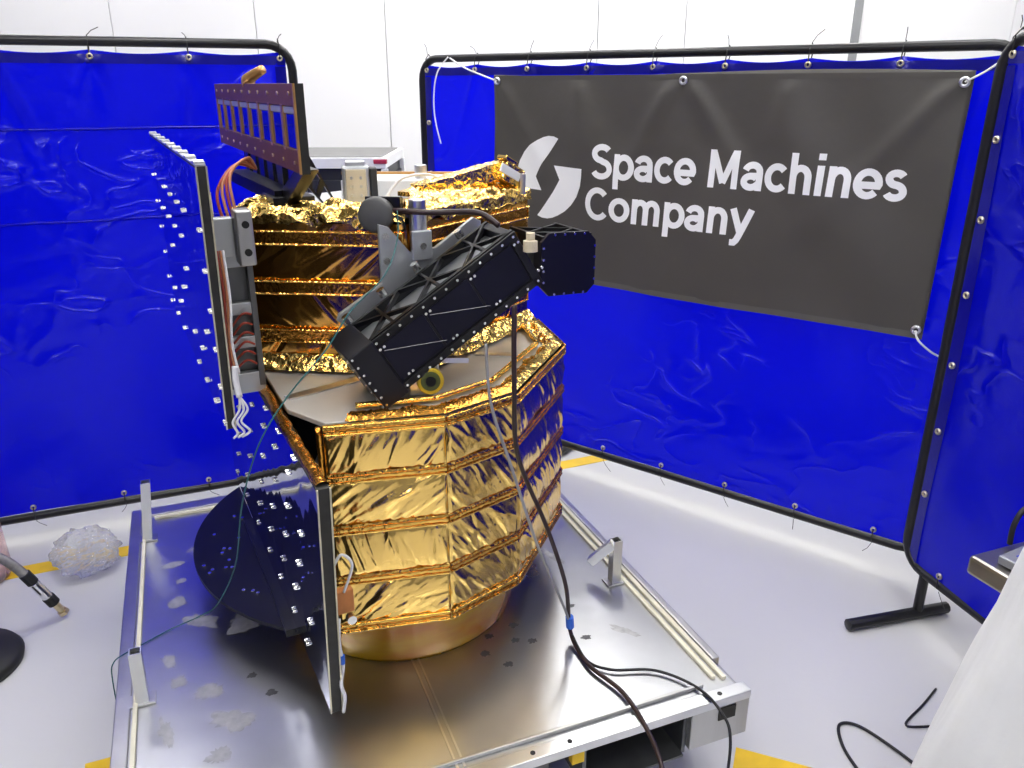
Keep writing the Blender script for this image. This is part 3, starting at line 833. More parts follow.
# upper body
UB = [(-0.655, 1.945), (-0.25, 1.905), (0.045, 2.36), (-0.13, 2.44), (-0.5, 2.42), (-0.68, 2.2)]
ucen = V3((-0.33, 2.2, 0))
def uin(p, k):
    p = V3((p[0], p[1], 0)); return p + (ucen - p).normalized() * k
uo = MB().quadbox([uin(p, 0.02) + UP * ZD for p in UB], UP * (ZU - ZD)).build('upper_body', 'black_satin', SCR)
uz = [ZD + 0.045, ZD + 0.165, ZD + 0.31]
for fi in range(6):
    pa, pb = UB[fi], UB[(fi + 1) % 6]
    ex = (V3((*pb, 0)) - V3((*pa, 0))).normalized(); outn = V3((ex.y, -ex.x, 0))
    lv = [ZD + 0.012, ZD + 0.10, ZD + 0.222, ZU - 0.01]
    for k in range(3):
        foil('foil_panel', pa, pb, lv[k], lv[k + 1], outn, 'amber_foil', uo, 300 + fi * 5 + k, n=16 if fi < 2 else 6, fan=(0.5, -0.9, 0.8)[k], bulge=0.003, res=190 if fi < 2 else 45, ns=0.5)
    for zz in (ZD + 0.09, ZD + 0.213, ZD + 0.335):        # framed tape bands
        pA, pB = V3((*pa, zz)), V3((*pb, zz))
        b = MB()
        c = pA.lerp(pB, 0.5) + outn * 0.006
        L_ = (pB - pA).length
        b.box(c, (L_ * 0.97, 0.006, 0.032), ex, outn, UP)
        bo = b.build('foil_band', 'amber_tape', uo, bevel=0.002)
        fr = MB()
        for dz in (-0.0155, 0.0155):
            fr.tube([pA.lerp(pB, 0.02 + 0.96 * j / 12) + outn * (0.010 + 0.001 * noise.noise(V3((j, fi, zz * 9)))) + UP * dz for j in range(13)], 0.0024, 5)
        for t_ in (0.02, 0.98):
            fr.tube([pA.lerp(pB, t_) + outn * 0.010 - UP * 0.0155, pA.lerp(pB, t_) + outn * 0.010 + UP * 0.0155], 0.0022, 5)
        fr.build('band_edge', 'gold_tape', bo)
    # skirt of bright foil where the upper body meets the deck
    b = MB()
    pA, pB = V3((*pa, ZD + 0.022)), V3((*pb, ZD + 0.022))
    def sk(u, v):
        return pA.lerp(pB, u) + outn * (0.006 + 0.035 * v + 0.008 * noise.noise(V3((u * 14, v * 3, fi)))) + UP * (0.02 - 0.034 * v)
    b.grid(sk, 40, 5).build('foil_skirt', 'gold_crumple', uo, smooth=True)
    # crumpled foil over the top rim
    b = MB()
    pA, pB = V3((*pa, ZU)), V3((*pb, ZU))
    iA, iB = uin(pa, 0.11) + UP * ZU, uin(pb, 0.11) + UP * ZU
    def rim(u, v):
        t_ = v * 1.25 - 0.25
        if t_ < 0:
            p_ = pA.lerp(pB, u) + outn * 0.012 + UP * (t_ * 0.10 + 0.012)
        else:
            p_ = (pA.lerp(pB, u) + outn * 0.012).lerp(iA.lerp(iB, u), t_) + UP * (0.012 + 0.02 * math.sin(t_ * 3.0))
        n_ = noise.noise(V3((u * 9 + fi * 7, v * 6, 2.2))) * 0.018 + abs(noise.noise(V3((u * 20 + fi * 7, v * 13, 5.2)))) * 0.010
        return p_ + UP * n_ + outn * n_ * .5
    if fi in (0, 1, 5):
        b.grid(rim, 70, 16).build('foil_rim', 'gold_crumple', uo, smooth=True)
# top deck
td = MB().quadbox([uin(p, 0.03) + UP * ZU for p in UB], UP * 0.012).build('top_deck', 'bright_alu', SCR, bevel=0.002)
MB().box((-0.30, 2.33, ZU + 0.03), (0.34, 0.16, 0.05)).build('equipment_tray', 'case_white', td, bevel=0.003)
MB().box((-0.30, 2.415, ZU + 0.058), (0.40, 0.012, 0.008)).build('tray_edge', 'copper_edge', td)

# solar panels, both parallel to A_
def studs(parent, b, spots, r=0.0042):
    mb = MB()
    for a, z in spots:
        for da in (-0.008, 0.008):
            c = sp(b, a + da, z)
            mb.cyl(c, c - B_ * 0.006, r, r * 0.8, n=8)
    mb.build('stud', 'stud_steel', parent, kind='stuff')
def solar(label, bk, aa, zz, th, st, cols, sk=0.0):
    p = MB().quadbox([sp(bk, aa[0], zz[0]), sp(bk, aa[1], zz[0]), sp(bk, aa[1], zz[1]), sp(bk, aa[0] - sk, zz[1])], B_ * th).build('solar_panel', 'panel_edge', SCR, label=label)
    # mirror-like cover glass, one sheet per column
    n = cols
    for k in range(n):
        x0 = aa[0] + 0.003 + (aa[1] - aa[0] - 0.006) * k / n; x1 = aa[0] + 0.003 + (aa[1] - aa[0] - 0.006) * (k + 1) / n - 0.0008
        MB().quadbox([sp(bk - 0.0012, x0, zz[0] + .003), sp(bk - 0.0012, x1, zz[0] + .003), sp(bk - 0.0012, x1, zz[1] - .003), sp(bk - 0.0012, x0 - (sk if k == 0 else 0), zz[1] - .003)], B_ * 0.0022).build('cover_glass', 'panel_mirror', p)
    studs(p, bk - 0.001, st)
    for q in (0.0, th):
        MB().bar(sp(bk + q, aa[0] - 0.001, zz[0]), sp(bk + q, aa[0] - 0.001 - sk, zz[1]), 0.003, 0.003).build('edge_strip', 'panel_edge_line', p)
    return p
stl = []
for a in (1.50, 1.64, 1.78, 1.93, 2.10, 2.28, 2.46):
    for z in (0.50, 0.60, 0.71, 0.82, 0.93, 1.0):
        stl.append((a + rnd.uniform(-.01, .01) + (0.07 if int(z * 10) % 2 else 0), z))
LP = solar('lower mirror-faced solar panel with gold foil top edge', 0.268, (1.38, 2.62), (0.445, 1.012), 0.024, stl, 3, 0.07)
# gold foil along its top edge
b = MB()
def ed(u, v):
    t_ = 2 * math.pi * v
    n_ = 1 + 0.5 * noise.noise(V3((u * 22, v * 3, 4)))
    return sp(0.281 + 0.013 * n_ * math.cos(t_), 1.325 + 1.1 * u, 1.010 + 0.009 * n_ * math.sin(t_))
b.grid(ed, 90, 8).build('foil_edge', 'amber_tape', LP, smooth=True)
stu = []
for a in (1.64, 1.78, 1.93, 2.08, 2.24, 2.42, 2.60, 2.78):
    for z in (1.04, 1.12, 1.20, 1.28, 1.36, 1.44):
        if rnd.random() < 0.8: stu.append((a + (0.05 if int(z * 25) % 2 else 0), z))
UPN = solar('upper mirror-faced solar panel', 0.164, (1.655, 2.72), (1.018, 1.562), 0.018, stu, 4, 0.07)
for k in range(9):
    hn = MB()
    c = sp(0.173, 1.62 + 0.135 * k, 1.560)
    hn.box(c + UP * 0.006, (0.020, 0.035, 0.005), B_, A_, UP)
    hn.cyl(c + UP * 0.007 - B_ * 0.009, c + UP * 0.007 + B_ * 0.009, 0.004, n=8)
    hn.build('top_clip', 'bright_alu', UPN)
MB().bar(sp(0.173, 1.587, 1.5635), sp(0.173, 2.72, 1.5635), 0.018, 0.003).build('top_edge', 'bright_alu', UPN)
# harness clipped to the front edge of the upper panel
for k, (mt, off) in enumerate((('red_wire', 0), ('orange_wire', .006), ('white_wire', .011))):
    MB().tube([sp(0.186 + off, 1.625, 1.40), sp(0.189 + off, 1.632, 1.30), sp(0.183 + off, 1.638, 1.21), sp(0.190 + off, 1.645, 1.14)], 0.0028, 6, smooth=6).build('harness_wire', mt, UPN, smooth=True)
MB().tube([sp(0.194, 1.640, 1.16), sp(0.192, 1.642, 1.13), sp(0.196, 1.645, 1.09)], 0.007, 8, smooth=4).build('connector', 'white_wire', UPN, smooth=True)
for off in (0, .009, .017):
    MB().tube([sp(0.196, 1.645, 1.09), sp(0.192 + off, 1.645, 1.06), sp(0.176 + off, 1.645, 1.035), sp(0.183 + off * 1.5, 1.645, 1.01), sp(0.174 + off, 1.648, 0.998)], 0.0026, 6, smooth=6).build('harness_wire', 'white_wire', UPN, smooth=True)
# harness of the lower panel
fx = 1.372
MB().tube([sp(0.300, fx, 0.68), sp(0.296, fx, 0.62), sp(0.300, fx, 0.565), sp(0.292, fx - .003, 0.52), sp(0.297, fx - .003, 0.485), sp(0.292, fx, 0.445)], 0.004, 6, smooth=6).build('harness_wire', 'white_wire', LP, smooth=True)
MB().cyl(sp(0.299, fx, 0.590), sp(0.299, fx, 0.570), 0.006, n=8).build('connector', 'blue_clip', LP)
MB().box(sp(0.315, fx + .01, 0.715), (0.04, 0.02, 0.055), B_, A_, UP).build('junction_block', 'orange_polymer', LP, bevel=0.004)
MB().tube([sp(0.315, fx, 0.74), sp(0.335, fx - .004, 0.80), sp(0.315, fx - .004, 0.83), sp(0.296, fx, 0.80)], 0.003, 6, smooth=8).build('harness_wire', 'white_wire', LP, smooth=True)
MB().cyl(sp(0.325, fx - .01, 0.675), sp(0.325, fx + .006, 0.675), 0.010, n=12).build('washer', 'stud_steel', LP)

# black round ground plane protruding under the lower panel
dc = V3((-0.386, 2.18, 0)); dr = 0.565
mid = V3((-0.725, 2.01, 0))
pts = []
n = 48
hc = math.acos((0.642 - 0.267) / dr)
base_ang = math.atan2(-B_.y, -B_.x)
for k in range(n + 1):
    t = base_ang - hc + 2 * hc * k / n
    pts.append(dc + V3((math.cos(t), math.sin(t), 0)) * dr + UP * 0.432)
dsk = MB().quadbox(pts, UP * 0.010).build('round_wing', 'black_navy', SCR, label='black half-round plate under the lower solar panel')
MB().box(sp(0.30, 2.0, 0.436), (0.12, 0.6, 0.02), B_, A_, UP).build('wing_mount', 'black_satin', dsk)
mb = MB()
for k in range(16):
    t = base_ang + rnd.uniform(-.5, .5); r_ = dr - rnd.uniform(0.02, 0.13)
    c = dc + V3((math.cos(t), math.sin(t), 0)) * r_ + UP * 0.442
    mb.cyl(c, c + UP * 0.004, 0.005, n=8)
mb.build('stud', 'stud_steel', dsk, kind='stuff')

# grey side frame between upper body and upper panel
sf = MB()
def sfp(a, z): return sp(0.262, a, z)
sfo = MB().quadbox([sp(0.205, 1.86, 1.03), sp(0.205, 1.885, 1.03), sp(0.205, 1.885, 1.42), sp(0.205, 1.86, 1.42)], B_ * 0.012).build('side_frame', 'dark_bracket', SCR)
for z in (1.04, 1.14, 1.22, 1.33):
    MB().box(sp(0.243, 1.872, z), (0.085, 0.02, 0.028 if z > 1.1 else 0.05), B_, A_, UP).build('frame_rung', 'bracket_grey', sfo, bevel=0.002)
MB().quadbox([sp(0.215, 1.89, 1.03), sp(0.285, 1.89, 1.03), sp(0.285, 1.89, 1.40), sp(0.215, 1.89, 1.40)], A_ * 0.006).build('frame_web', 'dark_bracket', sfo)
MB().box(sp(0.279, 1.872, 1.21), (0.014, 0.022, 0.36), B_, A_, UP).build('frame_upright', 'dark_bracket', sfo, bevel=0.002)
MB().box(sp(0.268, 1.82, 1.39), (0.036, 0.05, 0.12), B_, A_, UP).build('hinge_block', 'raw_alu', sfo, bevel=0.004)
MB().box(sp(0.222, 1.84, 1.39), (0.055, 0.03, 0.085), B_, A_, UP).build('hinge_plate', 'bracket_grey', sfo, bevel=0.003)
for z in (1.36, 1.42):
    MB().cyl(sp(0.270, 1.796, z), sp(0.270, 1.790, z), 0.008, n=12).build('screw', 'black_rubber', sfo)
MB().cyl(sp(0.205, 1.90, 1.40), sp(0.205, 1.90, 1.48), 0.016, n=16).build('standoff', 'bright_alu', sfo, bevel=0.002)
for k, (mt, dx) in enumerate((('red_wire', 0), ('orange_wire', .012), ('red_wire', .022), ('orange_wire', .03))):
    MB().tube([sp(0.235 + dx, 1.86, 1.42), sp(0.235 + dx, 1.90, 1.48 + dx), sp(0.285 + dx, 1.95, 1.53 + dx * .5), sp(0.34, 2.0, 1.515)], 0.0035, 6, smooth=8).build('harness_wire', mt, sfo, smooth=True)
for k in range(6):
    MB().tube([sp(0.225, 1.862, 1.08 + k * .02), sp(0.248, 1.852, 1.10 + k * .022), sp(0.270, 1.862, 1.085 + k * .024)], 0.0028, 5, smooth=6).build('harness_wire', 'red_wire', sfo, smooth=True)

# brown framed cell array on its black stand
ak = 0.385
aa = (1.755, 2.90); zz = (1.522, 1.703)
arr = MB().quadbox([sp(ak + .012, aa[0], zz[0]), sp(ak + .012, aa[1], zz[0]), sp(ak + .012, aa[1], zz[1]), sp(ak + .012, aa[0], zz[1])], B_ * 0.012).build('cell_array', 'black_satin', SCR, label='brown framed array of blue cells on a black stand')
for z0_, z1_ in ((zz[0], zz[0] + 0.048), (zz[1] - 0.045, zz[1])):
    MB().quadbox([sp(ak + .005, aa[0], z0_), sp(ak + .005, aa[1], z0_), sp(ak + .005, aa[1], z1_), sp(ak + .005, aa[0], z1_)], B_ * 0.008).build('frame_rail', 'brown_board', arr, bevel=0.001)
ns = 8
wS = (aa[1] - aa[0]) / ns
for k in range(ns + 1):
    a = aa[0] + wS * k
    a = min(max(a, aa[0] + 0.012), aa[1] - 0.012)
    MB().box(sp(ak + .0085, a, (zz[0] + zz[1]) / 2), (0.007, 0.022, zz[1] - zz[0] - 0.085), B_, A_, UP).build('frame_bar', 'copper_edge', arr)
for k in range(ns):
    x0, x1 = aa[0] + wS * k + .012, aa[0] + wS * (k + 1) - .012
    MB().quadbox([sp(ak + .009, x0, zz[0] + .05), sp(ak + .009, x1, zz[0] + .05), sp(ak + .009, x1, zz[1] - .062), sp(ak + .009, x0, zz[1] - .062)], B_ * 0.004).build('cell', 'cell_blue', arr)
    MB().quadbox([sp(ak + .0075, x0, zz[1] - .06), sp(ak + .0075, x1, zz[1] - .06), sp(ak + .0075, x1, zz[1] - .047), sp(ak + .0075, x0, zz[1] - .047)], B_ * 0.005).build('cell_tab', 'cell_grey', arr)
MB().box(sp(ak + .013, aa[0] - .002, (zz[0] + zz[1]) / 2), (0.022, 0.004, zz[1] - zz[0]), B_, A_, UP).build('end_cap', 'panel_edge', arr)
MB().box(sp(ak + .003, aa[0] - .004, (zz[0] + zz[1]) / 2), (0.005, 0.006, zz[1] - zz[0]), B_, A_, UP).build('end_edge', 'copper_edge', arr)
rv = MB()
for k in range(10):
    for z in (zz[0] + .02, zz[1] - .02):
        c = sp(ak + .005, aa[0] + 0.05 + (aa[1] - aa[0] - .1) * k / 9, z); rv.cyl(c, c - B_ * .003, 0.0042, n=8)
rv.build('rivet', 'brass', arr, kind='stuff')
MB().tube([sp(ak + .02, 2.35, zz[1]), sp(ak + .02, 2.35, zz[1] + .012), sp(ak + .05, 2.30, zz[1] + .035)], [0.020, 0.016, 0.012], 8, smooth=5).build('cable_stub', 'copper_edge', arr, smooth=True)
# stand: triangular legs and gusset
st = MB().quadbox([sp(ak + .015, 1.76, 1.53), sp(ak + .015, 1.84, 1.53), sp(ak + .015, 2.14, 1.42), sp(ak + .015, 2.02, 1.42)], B_ * 0.03).build('array_stand', 'black_satin', SCR)
MB().box(sp(ak + .035, 2.06, 1.432), (0.10, 0.14, 0.03), B_, A_, UP).build('stand_foot', 'black_satin', st, bevel=0.002)
for a in (2.10, 2.22, 2.34, 2.46, 2.58):
    MB().quadbox([sp(ak + .035, a, 1.53), sp(ak + .035, a + .08, 1.53), sp(ak + .035, a + .06, 1.43), sp(ak + .035, a + .0, 1.41)], B_ * 0.014).build('stand_rib', 'black_satin', st)
MB().bar(sp(ak + .02, 2.02, 1.445), sp(ak - .02, 2.45, 1.46), 0.05, 0.03).build('stand_rail', 'black_satin', st)
# pierced gusset behind the array, leaning back to the top deck
G0, G1, G2, G3 = sp(ak + .024, 2.0, 1.655), sp(ak + .024, 2.0, 1.53), sp(ak + .12, 2.05, 1.415), sp(ak + .155, 2.05, 1.415)
def quadat(u, v):
    return G0.lerp(G3, u).lerp(G1.lerp(G2, u), v)
for v0, v1 in ((0, .14), (.86, 1)):
    MB().quadbox([quadat(0, v0), quadat(1, v0), quadat(1, v1), quadat(0, v1)], A_ * 0.012).build('gusset_rail', 'black_satin', st)
for u in (.02, .3, .5, .7):
    MB().quadbox([quadat(u, .1), quadat(u + .08, .1), quadat(u + .16, .9), quadat(u + .06, .9)], A_ * 0.012).build('gusset_web', 'black_satin', st)

# silver connector housing and grey round cap on the top deck
ch = MB()
cdir = V3((0.2, -0.98, 0)); cx_ = V3((0.98, 0.2, 0)); cup = (UP + cdir * -0.12).normalized()
cc = V3((-0.405, 2.13, 1.455))
cho = MB().box(cc, (0.07, 0.05, 0.10), cx_, cdir, cup).build('connector_housing', 'bracket_grey', SCR, bevel=0.006)
MB().box(cc + cdir * 0.026, (0.052, 0.006, 0.085), cx_, cdir, cup).build('housing_face', 'beige_plastic', cho, bevel=0.002)
for i in (-1, 1):
    for j in (-1, 0, 1):
        c = cc + cdir * 0.029 + cx_ * 0.012 * i + cup * 0.022 * j
        MB().cyl(c, c + cdir * 0.004, 0.004, n=10).build('pin', 'bright_alu', cho)
MB().box(cc + cup * 0.055 + cdir * -.005, (0.05, 0.04, 0.014), cx_, cdir, cup).build('housing_lid', 'bright_alu', cho, bevel=0.003)
MB().box(cc + cx_ * 0.045, (0.018, 0.055, 0.09), cx_, cdir, cup).build('housing_side', 'case_black', cho, bevel=0.003)
kc = V3((-0.318, 1.915, 1.412))
kd = V3((-0.10, -0.97, 0.12)).normalized()
ko = MB().box(kc - kd * 0.018 + V3((.012, 0, 0)), (0.085, 0.03, 0.085), V3((0.99, -0.1, 0)).normalized(), kd, UP).build('sensor_head', 'black_satin', SCR, bevel=0.002)
mb = MB(); mb.tube([kc, kc + kd * 0.02, kc + kd * 0.032, kc + kd * 0.036, kc + kd * 0.0365], [0.042, 0.042, 0.039, 0.032, 0.001], 28)
mb.build('dust_cap', 'cap_grey', ko, smooth=True)
MB().tube([kc + V3((.04, -.02, 0)), kc + V3((.06, -.03, -.005)), kc + V3((.065, -.02, -.03)), kc + V3((.05, 0, -.04))], 0.003, 6, smooth=6).build('cap_lanyard', 'black_cable', ko, smooth=True)

# grey bracket plate that carries the inclined telescope
bk = 1.785
poly = [(0.562, 1.40), (0.585, 1.392), (0.635, 1.33), (0.700, 1.335), (0.80, 1.40), (0.82, 1.39), (0.82, 1.33), (0.62, 1.10), (0.54, 1.115), (0.45, 1.185), (0.455, 1.20), (0.562, 1.262)]
bro = MB().quadbox([sp(b, bk, z) for b, z in poly], A_ * 0.012).build('mount_bracket', 'bracket_grey', SCR, bevel=0.001)
MB().cyl(sp(0.662, bk + 0.012, 1.32), sp(0.662, bk + 0.012, 1.45), 0.021, n=20).build('mount_tube', 'bright_alu', bro, bevel=0.002)
MB().box(sp(0.662, bk - 0.008, 1.345), (0.05, 0.012, 0.07), B_, A_, UP).build('tube_clamp', 'bracket_grey', bro, bevel=0.003)
for b, z in ((0.575, 1.372), (0.575, 1.315), (0.662, 1.345), (0.60, 1.15)):
    MB().cyl(sp(b, bk - 0.001 - (0.013 if b == .662 else 0), z), sp(b, bk - 0.008 - (0.013 if b == .662 else 0), z), 0.008, n=12).build('bolt', 'stud_steel', bro)

# telescopes (two alike): black boxes with trussed sides
def telescope(label, o, e, g, L, W, D, plate_only=False):
    """o: front-top-left corner, e: axis dir, g: down dir (both perpendicular to A_), depth D along A_"""
    def P_(x, y, d_): return o + e * x + g * y + A_ * d_
    f = lambda mb, x, y, d_: mb.quadbox([P_(x[0], y[0], d_[0]), P_(x[1], y[0], d_[0]), P_(x[1], y[1], d_[0]), P_(x[0], y[1], d_[0])], A_ * (d_[1] - d_[0]))
    # body: front cover, far cover, bottom plate
    body = MB(); f(body, (0.03, L), (0.0, W), (0.004, 0.016)); bo = body.build('telescope', 'black_anodised', SCR, bevel=0.001, label=label)
    q = MB(); f(q, (0.03, L), (0.0, W), (D - 0.008, D)); q.build('rear_cover', 'black_anodised', bo)
    q = MB(); f(q, (0.03, L), (W - 0.01, W), (0.016, D - 0.008)); q.build('floor_cover', 'black_anodised', bo)
    q = MB(); f(q, (0.03, L - .01), (0.022, 0.030), (0.02, D - 0.01)); q.build('inner_baffle', 'bracket_grey', bo)
    # end flanges
    q = MB(); f(q, (-0.035, 0.03), (-0.006, W + 0.012), (-0.004, D + 0.006)); q.build('end_flange', 'black_anodised', bo, bevel=0.003)
    q = MB(); f(q, (L - 0.02, L), (-0.003, W + 0.003), (-0.002, D + 0.002)); q.build('aperture_flange', 'black_anodised', bo, bevel=0.002)
    # edge rails of front cover
    for y in ((-0.004, 0.012), (W - 0.014, W + 0.004)):
        q = MB(); f(q, (0.03, L), y, (-0.002, 0.006)); q.build('edge_rail', 'black_satin', bo, bevel=0.001)
    nb = 3
    cw = (L - 0.05) / nb
    for k in range(nb):         # recessed cover panels
        x0 = 0.034 + cw * k
        q = MB(); f(q, (x0, x0 + cw - 0.006), (0.018, W - 0.02), (0.0015, 0.0045)); q.build('cover_panel', 'black_navy', bo, bevel=0.001)
    # truss on the open top side
    q = MB()
    for dd in (0.012, D - 0.012):
        q.bar(P_(0.03, -0.001, dd), P_(L, -0.001, dd), 0.012, 0.010, up=g)
    for k in range(3):
        x0, x1 = 0.03 + (L - .04) * k / 3, 0.03 + (L - .04) * (k + 1) / 3
        q.bar(P_(x0, -.001, .012), P_(x1, -.001, D - .012), 0.007, 0.010, up=g)
        q.bar(P_(x0, -.001, D - .012), P_(x1, -.001, .012), 0.007, 0.010, up=g)
        q.bar(P_((x0 + x1) / 2 + .0, -.001, .012), P_((x0 + x1) / 2, -.001, D - .012), 0.006, 0.010, up=g)
    q.build('truss', 'black_satin', bo)
    q = MB()
    for k in range(13):
        x = 0.035 + (L - 0.045) * k / 12
        for y in (0.004, W - 0.005):
            c = P_(x, y, -0.002); q.cyl(c, c - A_ * 0.003, 0.0032, n=8)
    for k in range(4):
        x = 0.04 + cw * k
        for y, dy in ((0.022, 0), (W - 0.024, 0)):
            for dx in (0, 0.011):
                c = P_(x + dx - .006 + (0.02 if y > .05 else 0), y, 0.0015); q.cyl(c, c - A_ * 0.004, 0.0034, n=8)
    for k in range(7):
        c = P_(-0.036, 0.0 + W * k / 6, 0.0); q.cyl(c, c - e * 0.003 , 0.003, n=8)
        c = P_(-0.028, 0.0 + W * k / 6, -0.004); q.cyl(c, c - A_ * 0.003, 0.003, n=8)
    q.build('bolt_row', 'stud_steel', bo, kind='stuff')
    for k in range(2):          # crossing tension wires on the cover
        q = MB(); q.tube([P_(0.04 + cw * k, 0.03, -.001), P_(0.04 + cw * (k + 1), W - 0.03 , -.001)], 0.0008, 4); q.build('lacing_wire', 'grey_wire', bo)
    return bo, P_
ang = math.atan2(1.387 - 1.164, 0.813 - 0.450)
e1 = B_ * math.cos(ang) + UP * math.sin(ang); g1 = B_ * math.sin(ang) - UP * math.cos(ang)
t1, TP = telescope('long black box telescope with trussed side, tilted across the upper body', sp(0.450, 1.60, 1.164), e1, g1, 0.432, 0.134, 0.155)
# mounting bolts between telescope and bracket
for x in (0.03, 0.13, 0.23, 0.36):
    c = TP(x, -0.012, 0.150)
    MB().cyl(c, c - g1 * 0.018, 0.011, n=10).build('mount_bolt', 'stud_steel', t1)
# beige sensor plug by the aperture
c = TP(L_x := 0.445, 0.045, -0.01)
po = MB().cyl(c, c + e1 * 0.006 - A_ * 0.002 + UP * 0.0, 0.016, n=16).build('sensor_plug', 'beige_plastic', t1)
mb = MB(); mb.tube([c + UP * -.012, c + UP * .012, c + UP * .014, c + UP * .030], [0.017, 0.016, 0.010, 0.010], 16); mb.build('plug_cap', 'beige_plastic', t1)
# second telescope, seen end-on
c2 = sp(1.085, 1.807, 1.255)
w2, h2, ch2 = 0.083, 0.084, 0.024
oct_ = [(-w2 + ch2, -h2), (w2 - ch2, -h2), (w2, -h2 + ch2), (w2, h2 - ch2), (w2 - ch2, h2), (-w2 + ch2, h2), (-w2, h2 - ch2), (-w2, -h2 + ch2)]
t2 = MB().quadbox([c2 + B_ * x + UP * (z - 0.03 * x) for x, z in oct_], A_ * 0.012).build('telescope', 'black_navy', SCR, bevel=0.001, label='second black telescope showing its octagonal end plate')
MB().box(c2 + A_ * 0.09, (0.13, 0.16, 0.13), B_, A_, UP).build('telescope_body', 'black_anodised', t2)
q = MB()
for s_ in (-1, 1):
    q.bar(c2 + B_ * 0.07 * s_ + UP * 0.07 + A_ * 0.01, c2 + B_ * 0.07 * s_ + UP * 0.07 + A_ * 0.2, 0.01, 0.01)
for k in range(2):
    q.bar(c2 - B_ * 0.07 + UP * 0.07 + A_ * (0.01 + .09 * k), c2 + B_ * 0.07 + UP * 0.07 + A_ * (0.1 + .09 * k), 0.007, 0.009)
    q.bar(c2 + B_ * 0.07 + UP * 0.07 + A_ * (0.01 + .09 * k), c2 - B_ * 0.07 + UP * 0.07 + A_ * (0.1 + .09 * k), 0.007, 0.009)
q.build('truss', 'black_satin', t2)
MB().box(c2 - B_ * 0.12 + A_ * 0.10, (0.12, 0.05, 0.07), B_, A_, UP).build('telescope_mount', 'dark_bracket', t2, bevel=0.002)
q = MB()
for k in range(4):
    s_ = -0.045 + 0.03 * k
    for bb, z in ((s_, -h2 + .005), (s_, h2 - .005), (-w2 + .005, s_), (w2 - .005, s_)):
        c = c2 + B_ * bb + UP * (z - .03 * bb); q.cyl(c, c - A_ * .004, 0.0034, n=8)
q.build('bolt_row', 'stud_steel', t2, kind='stuff')

# gold wrapped instrument on the top deck
GZ = ZU + 0.012
w0 = [V3((-0.235, 1.945, GZ)), V3((0.02, 2.345, GZ)), V3((-0.12, 2.40, GZ)), V3((-0.32, 2.10, GZ))]
w1 = [V3((-0.235, 1.955, GZ + 0.008)), V3((0.0, 2.335, GZ + 0.02)), V3((-0.09, 2.39, GZ + 0.055)), V3((-0.27, 2.12, GZ + 0.035))]
def wedge(u, v):
    p_ = w1[0].lerp(w1[1], u).lerp(w1[3].lerp(w1[2], u), v)
    return p_ + UP * (0.008 * noise.noise(V3((u * 12, v * 7, 3))) + 0.006 * noise.noise(V3((u * 27, v * 15, 8))))
gi = MB().grid(wedge, 60, 30).build('gold_instrument', 'gold_crumple', SCR, smooth=True, label='instrument wrapped in bright crumpled gold foil on the top deck')
MB().quadbox(w0, UP * 0.008).build('instrument_base', 'gold_tape', gi)
MB().quadbox([w1[3] - UP * .02, w1[2] - UP * .02, w1[2] + V3((-.03, .02, -.02)), w1[3] + V3((-.03, .02, -.02))], UP * 0.012).build('instrument_back', 'gold_tape', gi)
bmw = MB()
pA, pB = V3((-0.245, 2.16, GZ + 0.018)), V3((-0.035, 2.33, GZ + 0.062))
ax = (pB - pA).normalized(); sx = ax.cross(UP).normalized(); ux = sx.cross(ax)
def beam(u, v):
    t_ = v * 2 * math.pi + math.pi / 4
    sq = 0.030 / max(abs(math.cos(t_)), abs(math.sin(t_)))
    n_ = 1 + 0.18 * noise.noise(V3((u * 16, math.cos(t_) * 2, math.sin(t_) * 2)))
    return pA + ax * u * (pB - pA).length + (sx * math.cos(t_) + ux * math.sin(t_)) * sq * n_ * 0.85
bmw.grid(beam, 40, 24).build('foil_beam', 'gold_crumple', gi, smooth=True)
MB().quadbox([pA + sx * x + ux * y for x, y in ((-.026, -.026), (.026, -.026), (.026, .026), (-.026, .026))], -ax * 0.006).build('beam_end', 'gold_tape', gi)
bc = V3((-0.01, 2.315, GZ + 0.052)); bx_ = V3((0.66, 0.60, -0.45)).normalized(); by_ = UP.cross(bx_).normalized(); bz_ = bx_.cross(by_)
hd = MB().box(bc, (0.075, 0.05, 0.055), bx_, by_, bz_).build('foil_head', 'gold_crumple', gi, bevel=0.006)
MB().box(bc - bx_ * 0.02 - by_ * 0.028, (0.075, 0.006, 0.022), bx_, by_, bz_).build('head_label', 'case_white', hd)
MB().box(bc + bz_ * 0.033 - bx_ * 0.02, (0.05, 0.04, 0.012), bx_, by_, bz_).build('head_cap', 'gold_foil', hd, bevel=0.003)
MB().cyl((0.03, 2.30, GZ), (0.03, 2.30, GZ + 0.055), 0.008, n=12).build('instrument_post', 'bright_alu', gi)
MB().cyl((-0.255, 2.30, GZ), (-0.255, 2.30, GZ + 0.08), 0.017, n=16).build('standoff', 'bright_alu', SCR, bevel=0.002)
